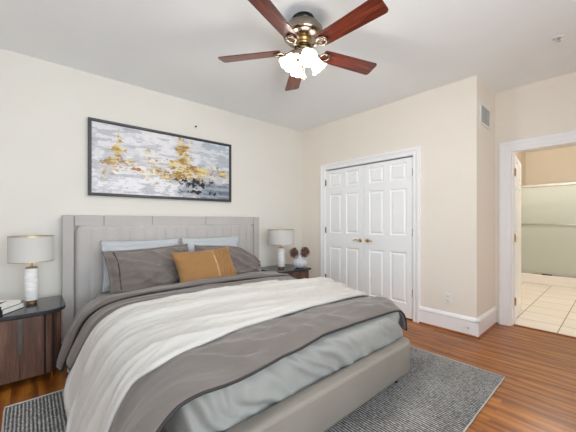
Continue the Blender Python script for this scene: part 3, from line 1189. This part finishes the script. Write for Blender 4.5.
def cloth(name, xa, xb, s0, s1, off, th, mat, wrinkle, nu=70, nv=150, parent=None, edge_round=True):
    """xa(s), xb(s): head and foot edges; s0(u), s1(u): right and left hems; off above the profile; th thickness"""
    bm_ = bmesh.new()
    up, dn = [], []
    for i in range(nu + 1):
        u = i / nu
        ru, rd = [], []
        for j in range(nv + 1):
            v_ = j / nv
            s = s0(u) + (s1(u) - s0(u)) * v_
            x = xa(s) + (xb(s) - xa(s)) * u
            e_ = min(u, 1 - u) * abs(xb(s) - xa(s))
            wv_ = wrinkle(x, s, u, v_) * (0.25 + 0.75 * sstep(0.0, 0.07, e_))
            ev = min(v_, 1 - v_) * (s1(u) - s0(u))
            ed = min(e_, ev)
            rnd = math.sqrt(max(0, 1 - (1 - min(1, ed / (th * 0.9))) ** 2)) if edge_round else 1
            ru.append(bm_.verts.new(drape(x, s, off + th * 0.5 + th * 0.5 * rnd + wv_)))
            rd.append(bm_.verts.new(drape(x, s, off + th * 0.5 - th * 0.5 * rnd + wv_ * 0.5 - (0 if rnd > 0 else 1e-4))))
        up.append(ru)
        dn.append(rd)
    for i in range(nu):
        for j in range(nv):
            bm_.faces.new((up[i][j], up[i + 1][j], up[i + 1][j + 1], up[i][j + 1]))
            bm_.faces.new((dn[i][j], dn[i][j + 1], dn[i + 1][j + 1], dn[i + 1][j]))
    lt = up[0][:] + [up[i][nv] for i in range(1, nu + 1)] + list(reversed(up[nu][:-1])) + [up[i][0] for i in range(nu - 1, 0, -1)]
    lb = dn[0][:] + [dn[i][nv] for i in range(1, nu + 1)] + list(reversed(dn[nu][:-1])) + [dn[i][0] for i in range(nu - 1, 0, -1)]
    rim_ = [((a.co + b.co) / 2).copy() for a, b in zip(lt, lb)]
    for a in range(len(lt)):
        b = (a + 1) % len(lt)
        bm_.faces.new((lt[a], lt[b], lb[b], lb[a]))
    o = link(name, bm_, mat, parent, smooth=True)
    return o, rim_, nu, nv


def ridge(x, y, o=0):
    return 1.4 * math.exp(-5.0 * abs(noise.noise(Vector((x, y, o))))) - 0.4


def lerp(pts):
    def f_(s):
        if s <= pts[0][0]:
            return pts[0][1]
        for (a, b), (c_, d) in zip(pts, pts[1:]):
            if s <= c_:
                k = (s - a) / (c_ - a)
                k = k * k * (3 - 2 * k)
                return b + (d - b) * k
        return pts[-1][1]
    return f_


SY_ = s_of_y
S_SH = SY_(-3.0)      # near (left) shoulder
M['duvet'] = fabric('taupe_duvet', (108, 100, 95), 0.05, 380, 0.15, 0.85, 0.35)
M['throw'] = fabric('pale_greige_throw', (190, 186, 181), 0.04, 380, 0.2, 0.9, 0.3)
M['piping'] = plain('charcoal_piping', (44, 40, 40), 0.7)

duv_foot = lerp([(0, 2.46), (SY_(-1.3), 2.455), (SY_(-1.6), 2.46), (SY_(-2.1), 2.455), (SY_(-2.5), 2.50), (SY_(-2.75), 2.53), (SY_(-3.05), 2.56), (SMAX, 2.60)])
duv_head = lerp([(0, 0.80), (SY_(-1.3), 0.84), (SY_(-2.4), 0.96), (SY_(-2.9), 0.98), (S_SH + 0.15, 0.82), (SMAX - 0.1, 0.78), (SMAX, 0.80)])


def duvet_wr(x, s, u, v_):
    w_ = 0.022 * ridge(x * 3.2 + s * 0.9, s * 0.7, 3) + 0.013 * ridge(x * 6.5 - s * 1.3, s * 1.2, 5) + 0.005 * ridge(x * 13 + s * 3, s * 3, 6)
    # diagonal gathers at the foot
    w_ += 0.018 * sstep(2.1, 2.4, x) * ridge(s * 2.6 + x * 3.5, x * 0.9, 9)
    return w_ + 0.006 * sstep(2.0, 2.5, x)


du, rim_, nu_, nv_ = cloth('duvet', duv_head, duv_foot, lambda u: 0.10 + 0.05 * math.sin(5 * u), lambda u: SMAX - 0.10 - 0.07 * math.sin(3.2 * u) + 0.03 * math.sin(11 * u), 0.000, 0.030, M['duvet'], duvet_wr, 130, 200)
tag(du, 'taupe duvet with dark piped edges spread over the bed under the pale throw', 'duvet')
link('piping', newtube([p for p in rim_], 0.0065, 6, closed=True), M['piping'], du, smooth=True)

# the duvet's folded-back top end, lying over itself
fb_foot = lerp([(0, 1.10), (SY_(-1.4), 1.10), (SY_(-2.0), 1.07), (SY_(-2.6), 1.08), (S_SH, 1.08), (S_SH + 0.25, 0.98), (SMAX - 0.05, 0.88), (SMAX, 0.88)])
fb_head = lerp([(0, 0.74), (SY_(-1.3), 0.78), (SY_(-2.0), 0.84), (SY_(-2.4), 0.90), (SY_(-2.9), 0.92), (S_SH + 0.15, 0.74), (SMAX, 0.70)])


def fold_wr(x, s, u, v_):
    return 0.010 * ridge(x * 6 + s * 0.8, s * 1.3, 13) + 0.010 * sstep(0.3, 1.0, u) + 0.006 * ridge(x * 12, s * 2.2, 14)


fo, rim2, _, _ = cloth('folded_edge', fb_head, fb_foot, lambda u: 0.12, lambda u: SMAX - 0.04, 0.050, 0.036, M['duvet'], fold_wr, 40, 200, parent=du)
link('piping', newtube(rim2, 0.009, 6, closed=True), M['piping'], du, smooth=True)  # piped edge; dark and thick also to paint the shade line under the fold
# second loose fold between the turned-back end and the throw
f2_foot = lerp([(0, 1.36), (SY_(-1.6), 1.34), (SY_(-2.2), 1.30), (SY_(-2.8), 1.31), (S_SH, 1.30), (S_SH + 0.3, 1.22), (SMAX, 1.15)])
f2_head = lerp([(0, 1.0), (S_SH, 1.0), (SMAX, 0.92)])
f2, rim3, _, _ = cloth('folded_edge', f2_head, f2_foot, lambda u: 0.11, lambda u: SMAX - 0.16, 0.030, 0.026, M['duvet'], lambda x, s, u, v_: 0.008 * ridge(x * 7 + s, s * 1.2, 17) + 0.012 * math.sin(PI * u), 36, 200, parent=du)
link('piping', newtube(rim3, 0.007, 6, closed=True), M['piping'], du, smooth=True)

# throw
th_head = lerp([(0, 1.62), (SY_(-1.3), 1.62), (SY_(-1.6), 1.55), (SY_(-1.9), 1.42), (SY_(-2.5), 1.43), (SY_(-2.92), 1.43), (SY_(-3.12), 1.40), (SY_(-3.22), 1.34), (SMAX, 1.52)])
th_foot = lerp([(0, 2.12), (SY_(-1.35), 2.14), (SY_(-1.9), 2.16), (SY_(-2.5), 2.19), (SY_(-2.87), 2.245), (SY_(-3.03), 2.27), (SY_(-3.12), 2.22), (SMAX - 0.2, 2.20), (SMAX, 2.22)])


def throw_wr(x, s, u, v_):
    w_ = 0.020 * ridge(x * 5.0 + s * 0.7, s * 0.5, 23) + 0.012 * ridge(x * 10 + 1.1 * s, s * 0.9, 25) + 0.005 * ridge(x * 16 - 3 * s, s * 2.5, 26)
    # long soft fold running across the throw
    c_ = 0.40 + 0.10 * math.sin(s * 1.5 + 0.5)
    w_ += 0.010 * math.exp(-((u - c_) / 0.07) ** 2) - 0.004 * math.exp(-((u - c_ - 0.10) / 0.04) ** 2)
    w_ += 0.030 * (1 - sstep(c_ - 0.005, c_ + 0.012, u))
    c2 = 0.16 + 0.05 * math.sin(s * 2.3)
    w_ += 0.018 * (1 - sstep(c2 - 0.01, c2 + 0.02, u))
    return w_ * (1 - 0.4 * sstep(S_SH, S_SH + 0.25, s))


tw, rim4, _, _ = cloth('throw_blanket', th_head, th_foot, lambda u: 0.14, lambda u: SMAX - 0.005, 0.040, 0.028, M['throw'], throw_wr, 120, 220)
tag(tw, 'pale greige throw laid across the foot half of the bed over the duvet', 'blanket')

# ------------------------------------------------------------------ pillows


def pillow_mesh(wd, hg, th, flange=0.0, seed=0, n=44, wr=0.012, pinch=0.06, sag=0.0):
    bm_ = bmesh.new()
    top_, bot_ = {}, {}
    for i in range(n + 1):
        for j in range(n + 1):
            a, b = -1 + 2 * i / n, -1 + 2 * j / n
            ia = a * (1 + (0 if not flange else 0))
            # outline: sides bow inwards between pointed corners
            x = a * wd / 2 * (1 - pinch * (1 - b * b) * abs(a) ** 3)
            y = b * hg / 2 * (1 - pinch * (1 - a * a) * abs(b) ** 3)
            fa = min(1, abs(a) / (1 - 2 * flange / wd)) if flange else abs(a)
            fb_ = min(1, abs(b) / (1 - 2 * flange / hg)) if flange else abs(b)
            t_ = (max(0, 1 - fa ** 2.6) * max(0, 1 - fb_ ** 2.6)) ** 0.5
            t_ = th / 2 * t_
            wv_ = wr * (ridge(x * 2.5 + seed, y * 6 + x * 3, seed) + 0.5 * ridge(x * 5 - y * 5, y * 9 + seed, seed + 5)) * min(1, t_ / (th * 0.2) + 0.15)
            e_ = 0.0025
            yo = -sag * max(0, a) ** 2.5 * (0.5 + 0.5 * b)
            rip = (0.006 * math.sin(14 * b + seed) if abs(a) > 0.9 else 0)
            edge = i in (0, n) or j in (0, n)
            vt = bm_.verts.new((x, y + yo, t_ + e_ + wv_ + rip))
            top_[i, j] = vt
            bot_[i, j] = vt if edge else bm_.verts.new((x, y + yo, -t_ - e_ + wv_ * 0.4 + rip))
    for i in range(n):
        for j in range(n):
            bm_.faces.new((top_[i, j], top_[i + 1, j], top_[i + 1, j + 1], top_[i, j + 1]))
            q = (bot_[i, j], bot_[i, j + 1], bot_[i + 1, j + 1], bot_[i + 1, j])
            try:
                bm_.faces.new(q)
            except ValueError:
                pass
    return bm_


def orient(o, cx, cy, cz, lean, spin=0.0, yaw=0.0):
    """pillow local x -> world +y, local y -> up, local z -> world +x (towards the foot); lean back by degrees"""
    base = Matrix(((0, 0, 1), (1, 0, 0), (0, 1, 0))).to_4x4()
    o.matrix_world = T(cx, cy, cz) @ Matrix.Rotation(R(yaw), 4, 'Z') @ Matrix.Rotation(R(-lean), 4, 'Y') @ base @ Matrix.Rotation(R(spin), 4, 'Z')


M['pillow_light'] = fabric('pale_blue_grey_pillowcase', (186, 190, 194), 0.04, 420, 0.15, 0.8, 0.2)
M['pillow_taupe'] = fabric('taupe_pillowcase', (118, 109, 104), 0.06, 420, 0.15, 0.8, 0.35)
p = tag(link('pillow', pillow_mesh(0.78, 0.50, 0.17, 0.045, 1), M['pillow_light'], smooth=True), 'pale grey flanged pillow against the headboard behind the taupe pillow nearest the lamp with books', 'pillow', 'pale grey pillows')
orient(p, 0.305, -2.60, 0.775, 11, 0)
p = tag(link('pillow', pillow_mesh(0.78, 0.50, 0.17, 0.045, 11), M['pillow_light'], smooth=True), 'pale grey flanged pillow against the headboard on the side of the bed toward the closet', 'pillow', 'pale grey pillows')
orient(p, 0.305, -1.80, 0.775, 11, 0)
p = tag(link('pillow', pillow_mesh(0.84, 0.52, 0.20, 0.035, 23, wr=0.034), M['pillow_taupe'], smooth=True), 'large taupe pillow with piped side flap, directly beside the tan cushion', 'pillow', 'taupe pillows')
orient(p, 0.50, -2.565, 0.715, 27, 2.5)
# piped side flap line
fl_ = []
for k in range(17):
    b_ = -0.93 + 1.86 * k / 16
    x_, y_ = -0.325 * (1 - 0.06 * (1 - b_ * b_) * 0.46), b_ * 0.26 * (1 - 0.06 * 0.4 * abs(b_) ** 3)
    t_ = 0.10 * (max(0, 1 - (0.325 / 0.385) ** 2.6) * max(0, 1 - min(1, abs(b_) / (1 - 0.07 / 0.52)) ** 2.6)) ** 0.5
    w_ = 0.034 * (ridge(x_ * 2.5 + 23, y_ * 6 + x_ * 3, 23) + 0.5 * ridge(x_ * 5 - y_ * 5, y_ * 9 + 23, 28)) * min(1, t_ / 0.04 + 0.15)
    fl_.append((x_, y_, t_ + 0.004 + w_))
link('piping', newtube(fl_, 0.0045, 6), M['piping'], p, smooth=True)
p = tag(link('pillow', pillow_mesh(0.84, 0.50, 0.19, 0.035, 37, wr=0.034, sag=0.26), M['pillow_taupe'], smooth=True), 'taupe pillow slumped behind the tan cushion on the closet side of the bed', 'pillow', 'taupe pillows')
orient(p, 0.50, -1.67, 0.71, 33, -3)

# tan cushion
M['tan'] = fabric('caramel_cushion_cover', (152, 112, 68), 0.07, 500, 0.15, 0.6, 0.2)
M['tan_metal'] = plain('antique_gold_stripe', (176, 142, 108), 0.35, 0.7)
CW, CH, CT_ = 0.67, 0.41, 0.17
cu = link('cushion', pillow_mesh(CW, CH, CT_, 0, 51, wr=0.003, pinch=0.10), M['tan'], smooth=True)
cu = tag(cu, 'tan rectangular cushion with a gold stripe and ribbed end, leaning on the taupe pillows', 'cushion')


def cushion_z(x, y):
    a, b = x / (CW / 2), y / (CH / 2)
    return CT_ / 2 * (max(0, 1 - abs(a) ** 2.6) * max(0, 1 - abs(b) ** 2.6)) ** 0.5 + 0.0025


def strip_on_cushion(x0, wd_, lift, lim=0.965):
    bm_ = bmesh.new()
    prev = None
    for k in range(41):
        b = -lim + 2 * lim * k / 40
        y = b * CH / 2 * (1 - 0.10 * (1 - (x0 / (CW / 2)) ** 2) * abs(b) ** 3)
        row = []
        for q in range(5):
            xx = x0 + wd_ * (q / 4 - 0.5)
            z = cushion_z(xx, b * CH / 2) + lift * (1 - ((q - 2) / 2) ** 2) - 0.001
            row.append(bm_.verts.new((xx * (1 - 0.10 * (1 - b * b) * abs(xx / (CW / 2)) ** 3), y, z)))
        row2 = [bm_.verts.new((v_.co.x, v_.co.y, v_.co.z - 0.004)) for v_ in row]
        if prev:
            for q in range(4):
                bm_.faces.new((prev[0][q], prev[0][q + 1], row[q + 1], row[q]))
                bm_.faces.new((prev[1][q], row2[q], row2[q + 1], prev[1][q + 1]))
            bm_.faces.new((prev[0][0], row[0], row2[0], prev[1][0]))
            bm_.faces.new((prev[0][4], prev[1][4], row2[4], row[4]))
        prev = (row, row2)
    return bm_


link('metallic_stripe', strip_on_cushion(0.080, 0.032, 0.006), M['tan_metal'], cu, smooth=True)
bm = bmesh.new()
for k in range(5):
    b2 = strip_on_cushion(0.124 + k * 0.036, 0.024, 0.012, 0.97)
    me_ = bpy.data.meshes.new('tmp')
    b2.to_mesh(me_)
    b2.free()
    bm.from_mesh(me_)
    bpy.data.meshes.remove(me_)
link('ribbed_end', bm, M['tan'], cu, smooth=True)
orient(cu, 0.77, -2.12, 0.735, 32, 0, yaw=0)
cu.matrix_world = cu.matrix_world @ Matrix.Rotation(R(2), 4, 'Z')

# ------------------------------------------------------------------ nightstands
M['walnut'] = wood('dark_walnut', (58, 38, 30), (92, 64, 52), (120, 88, 72), 'Z', 0.7, 0.42, grain=40)
M['black_top'] = plain('black_stone_top', (44, 46, 50), 0.16, var=0.15, nscale=12)
M['black_metal'] = plain('gunmetal', (92, 88, 84), 0.4, 0.6)
NZ = 0.54


def ns_outline(x0, x1, y0, y1, r, off=0.0):
    """plan with the front corner on the +y side rounded by r"""
    pts = [(x0 + off, y0 + off), (x1 - off, y0 + off)]
    for q in range(13):
        an = R(q * 7.5)
        pts.append((x1 - r + (r - off) * math.cos(an), y1 - r * 0.95 + (r * 0.95 - off) * math.sin(an)))
    pts.append((x0 + off, y1 - off))
    return pts


def nightstand(loc, flip, label, depth=0.52, wide=0.64):
    """local: back at x=0, front at +x; rounded corner towards +y (mirrored with flip)"""
    e = tag(empty('nightstand', loc), label, 'nightstand', 'nightstands beside the bed')
    f_ = -1 if flip else 1

    def mk(name, bm_, mat, parent=e, **k):
        if flip:
            bmesh.ops.scale(bm_, vec=(1, -1, 1), verts=bm_.verts)
        return link(name, bm_, mat, parent, **k)
    D, Wd, r = depth, wide, 0.15
    mk('top', newprism(ns_outline(0, D, 0, Wd, r), NZ - 0.028, NZ), M['black_top'], bevel=0.004)
    mk('cabinet_body', newprism(ns_outline(0, D, 0, Wd, r, 0.03), 0.055, NZ - 0.028), M['walnut'])
    # two doors on the flat front, split by a long gunmetal finger pull
    xf = D - 0.03
    yr = Wd - r * 0.95 - 0.01
    ym = 0.365
    for a_, b_ in ((0.035, 0.204), (0.210, ym - 0.002), (ym + 0.002, yr)):
        mk('door', newbox(xf, xf + 0.014, a_, b_, 0.062, NZ - 0.034), M['walnut'])
    hb_ = newprism([(-0.012, 0.0), (0.012, 0.0), (0.012, 0.24), (0.003, 0.262), (-0.003, 0.262), (-0.012, 0.24)], 0, 0.006,
                   mat=T(xf + 0.0141, ym, NZ - 0.036) @ Matrix(((0, 0, 1, 0), (1, 0, 0, 0), (0, -1, 0, 0), (0, 0, 0, 1))))
    mk('finger_pull', hb_, M['black_metal'])
    # dark vertical reveals where the curve begins and fluted curved side
    for q in (0, 2):
        an = R(4 + q * 13)
        cx, cy = D - r + (r - 0.028) * math.cos(an), Wd - r * 0.95 + (r * 0.95 - 0.028) * math.sin(an)
        mk('groove_strip', newbox(cx - 0.004, cx + 0.004, cy - 0.006, cy + 0.006, 0.058, NZ - 0.03), M['dark_gap'])
    mk('plinth', newprism(ns_outline(0.02, D - 0.05, 0.04, Wd - 0.04, r - 0.04, 0.02), 0.04, 0.056), M['dark_gap'])
    for (lx, ly) in ((0.07, 0.08), (D - 0.09, 0.08), (0.07, Wd - 0.10), (D - 0.10, Wd - 0.09)):
        mk('leg', newlathe([(0.010, 0), (0.013, 0.045)], 12, T(lx, ly, 0)), M['brass'])
    return e


nightstand((0.235, -3.92, 0), False, 'dark walnut nightstand with black top carrying the two white books')
nightstand((0.13, -0.44, 0), True, 'dark walnut nightstand with black top carrying the vase, near the closet')

# ------------------------------------------------------------------ lamps
t = NT('ribbed_white_ceramic')
v = t.coord()
wv = t.new('ShaderNodeTexWave', wave_type='BANDS', bands_direction='Z')
wv.inputs['Scale'].default_value = 14
wv.inputs['Distortion'].default_value = 1.5
t.link(v, wv.inputs['Vector'])
t.base(t.ramp(t.noise(t.coord((1, 1, 6)), 12, 4), [(0.35, (226, 224, 222)), (0.65, (246, 245, 243))]), 0.5)
t.bump(wv.outputs['Fac'], 0.4, 0.004)
M['ceramic'] = t.m
M['lamp_shade'] = fabric('white_linen_shade', (206, 204, 200), 0.03, 300, 0.1, 0.9, 0.1)


def table_lamp(loc, label, sr, cr_):
    e = tag(empty('table_lamp', loc), label, 'lamp', 'table lamps')
    sr_ = sr / 0.19
    link('base', newlathe([(0.046, 0), (0.047, 0.003), (0.044, 0.008), (0.044, 0.026)], 32), M['bronze'], e, smooth=True)
    link('column', newlathe([(0.0545, 0.026), (0.0575, 0.030), (0.0575, 0.285), (0.0545, 0.289)], 36), M['ceramic'], e, smooth=True)
    link('neck', newlathe([(0.050, 0.289), (0.050, 0.297), (0.012, 0.300), (0.009, 0.305), (0.009, 0.335), (0.014, 0.34), (0.014, 0.375), (0.006, 0.38)], 24), M['gold'], e, smooth=True)
    bm_ = bmesh.new()
    lathe(bm_, [(0.190, 0.345), (0.190, 0.555), (0.187, 0.555), (0.187, 0.345), (0.190, 0.345)], 56, caps=False)
    bmesh.ops.remove_doubles(bm_, verts=bm_.verts, dist=1e-5)
    sd_ = link('lamp_shade', bm_, M['lamp_shade'], e, smooth=False)
    for z in (0.345, 0.547):
        b_ = bmesh.new()
        lathe(b_, [(0.1915, z), (0.1915, z + 0.005), (0.186, z + 0.005), (0.186, z), (0.1915, z)], 56, caps=False)
        link('gold_trim', b_, M['gold'], sd_, smooth=False)
    b_ = bmesh.new()
    for k in range(3):
        a_ = 2 * PI * k / 3
        tube(b_, [(0.005 * math.cos(a_), 0.005 * math.sin(a_), 0.378), (0.186 * math.cos(a_), 0.186 * math.sin(a_), 0.355)], 0.0025, 6)
    link('shade_ring', b_, M['gold'], e)
    for ch in e.children:
        k = sr_ if ch.name.startswith(('lamp_shade', 'shade_ring')) else cr_
        for v_ in ch.data.vertices:
            v_.co.x *= k
            v_.co.y *= k
        for g_ in ch.children:
            for v_ in g_.data.vertices:
                v_.co.x *= k
                v_.co.y *= k
    return e


table_lamp((0.41, -3.49, NZ), 'white ribbed column lamp with gold-edged drum shade beside the stacked books', 0.146, 0.76)
table_lamp((0.40, -0.80, NZ), 'white ribbed column lamp with gold-edged drum shade beside the dried flowers', 0.188, 0.95)

# ------------------------------------------------------------------ books
M['cover'] = plain('white_book_cover', (236, 234, 230), 0.4, var=0.01)
M['pages'] = plain('book_pages', (238, 236, 230), 0.8, var=0.05, nscale=80)
M['ink'] = plain('black_print', (26, 26, 28), 0.6)


def book(name, loc, rz, wd_, ln, th_, label, script=False, spine_dark=True):
    """local: x along the short edge, y the long edge, z up"""
    e = tag(empty(name, loc, rz), label, 'book', 'stacked white books')
    b_ = bmesh.new()
    box(b_, 0, wd_, 0, ln, th_ - 0.0025, th_)
    box(b_, 0, 0.003, 0, ln, 0.0025, th_ - 0.0025)
    link('cover', b_, M['cover'], e)
    link('back_cover', newbox(0, wd_ + 0.001, -0.001, ln, 0, 0.004), M['ink'], e)
    link('pages', newbox(0.003, wd_ - 0.002, 0.001, ln - 0.002, 0.004, th_ - 0.0025), M['pages'], e)
    link('spine', newbox(-0.0015, 0.012, -0.0008, ln + 0.0008, -0.0004, th_ + 0.0006), M['ink'], e)
    if script:
        b_ = bmesh.new()
        pts = []
        for k in range(60):
            f_ = k / 59
            pts.append((0.05 + 0.10 * f_ + 0.008 * math.sin(f_ * 34), ln * 0.30 + 0.016 * math.sin(f_ * 23 + 0.7) * (1 - 0.4 * f_), th_ + 0.0006))
        tube(b_, pts, 0.0028, 5)
        tube(b_, [(0.04, ln * 0.22, th_ + 0.0006), (0.10, ln * 0.235, th_ + 0.0006)], 0.0012, 5)
        link('title', b_, M['ink'], e)
    return e


BA = math.atan2(0.11, -0.155)
book('book', (0.70, -3.655, NZ), BA, 0.205, 0.27, 0.034, 'thick white book lying at the bottom of the stack beside the lamp')
book('book', (0.695, -3.662, NZ + 0.0345), BA + R(2), 0.20, 0.265, 0.028, 'white book with black script title lying on top of the stack', True)

# ------------------------------------------------------------------ vase with dried flowers
t = NT('vase_glaze')
t.base((206, 208, 212), 0.25)
M['vase'] = t.m
va = tag(empty('vase', (0.556, -0.583, NZ)), 'round grey-white ribbed vase on the nightstand top nearest the closet', 'vase')
bm = bmesh.new()
pr = [(0.045, 0.0), (0.070, 0.010), (0.094, 0.040), (0.104, 0.075), (0.098, 0.105), (0.074, 0.130), (0.046, 0.148), (0.034, 0.160), (0.032, 0.175), (0.036, 0.184), (0.031, 0.184), (0.027, 0.17), (0.03, 0.15)]
lathe(bm, pr, 96)
for v_ in bm.verts:
    an = math.atan2(v_.co.y, v_.co.x)
    rr_ = math.hypot(v_.co.x, v_.co.y)
    if v_.co.z < 0.15 and rr_ > 0.032:
        k = 1 + 0.045 * math.cos(18 * an)
        v_.co.x *= k
        v_.co.y *= k
link('vase_body', bm, M['vase'], va, smooth=True)
M['protea'] = plain('dried_brown_flower', (112, 84, 76), 0.85, var=0.5, nscale=60)
M['stalk'] = plain('dried_stalk', (60, 44, 34), 0.8)


def dried_flower(loc, top, rad, label, seed):
    """local origin at the vase mouth; stem then a globe of curled bracts"""
    rnd = random.Random(seed)
    e = tag(empty('dried_flower', loc), label, 'flower', 'dried flower heads in the vase')
    tp = Vector(top)
    link('stem', newtube([(0, 0, -0.08), tp * 0.4 + Vector((0, 0, 0.01)), tp * 0.95], 0.003, 6), M['stalk'], e)
    b_ = bmesh.new()
    n = 90
    for k in range(n):
        zz = 1 - 2 * (k + 0.5) / n
        ph = k * 2.39996
        d = Vector((math.sqrt(1 - zz * zz) * math.cos(ph), math.sqrt(1 - zz * zz) * math.sin(ph), zz))
        side = d.cross(Vector((0.3, 0.2, 1))).normalized()
        upv = side.cross(d).normalized()
        r0, r1 = rad * 0.45, rad * rnd.uniform(0.85, 1.12)
        wv_ = rad * 0.17
        pts = []
        for f_, w_ in ((0, 0.5), (0.5, 1.0), (0.8, 0.8), (1.0, 0.15)):
            c_ = tp + d * (r0 + (r1 - r0) * f_) + upv * rad * 0.22 * f_ * f_
            pts.append((c_ - side * wv_ * w_, c_ + side * wv_ * w_, c_ + d * 0.002 + upv * 0.003))
        prev = None
        for a_, c_, m_ in pts:
            row = [b_.verts.new(a_), b_.verts.new(m_), b_.verts.new(c_)]
            if prev:
                b_.faces.new((prev[0], prev[1], row[1], row[0]))
                b_.faces.new((prev[1], prev[2], row[2], row[1]))
            prev = row
    core = bmesh.ops.create_icosphere(b_, subdivisions=2, radius=rad * 0.6, matrix=Matrix.Translation(tp))
    o = link('flower_head', b_, M['protea'], e)
    return e


vl = Vector((0.556, -0.583, NZ + 0.17))
# sideways in the picture is along the camera's right vector
rt = Vector((math.sin(YAW), math.cos(YAW), 0))
dried_flower(vl, Vector((-0.052, -0.062, 0.045)), 0.076, 'dried brown globe flower in the vase, on the side toward the lamp', 2)
dried_flower(vl, Vector((0.045, 0.060, 0.055)), 0.080, 'dried brown globe flower in the vase, on the side toward the closet', 3)
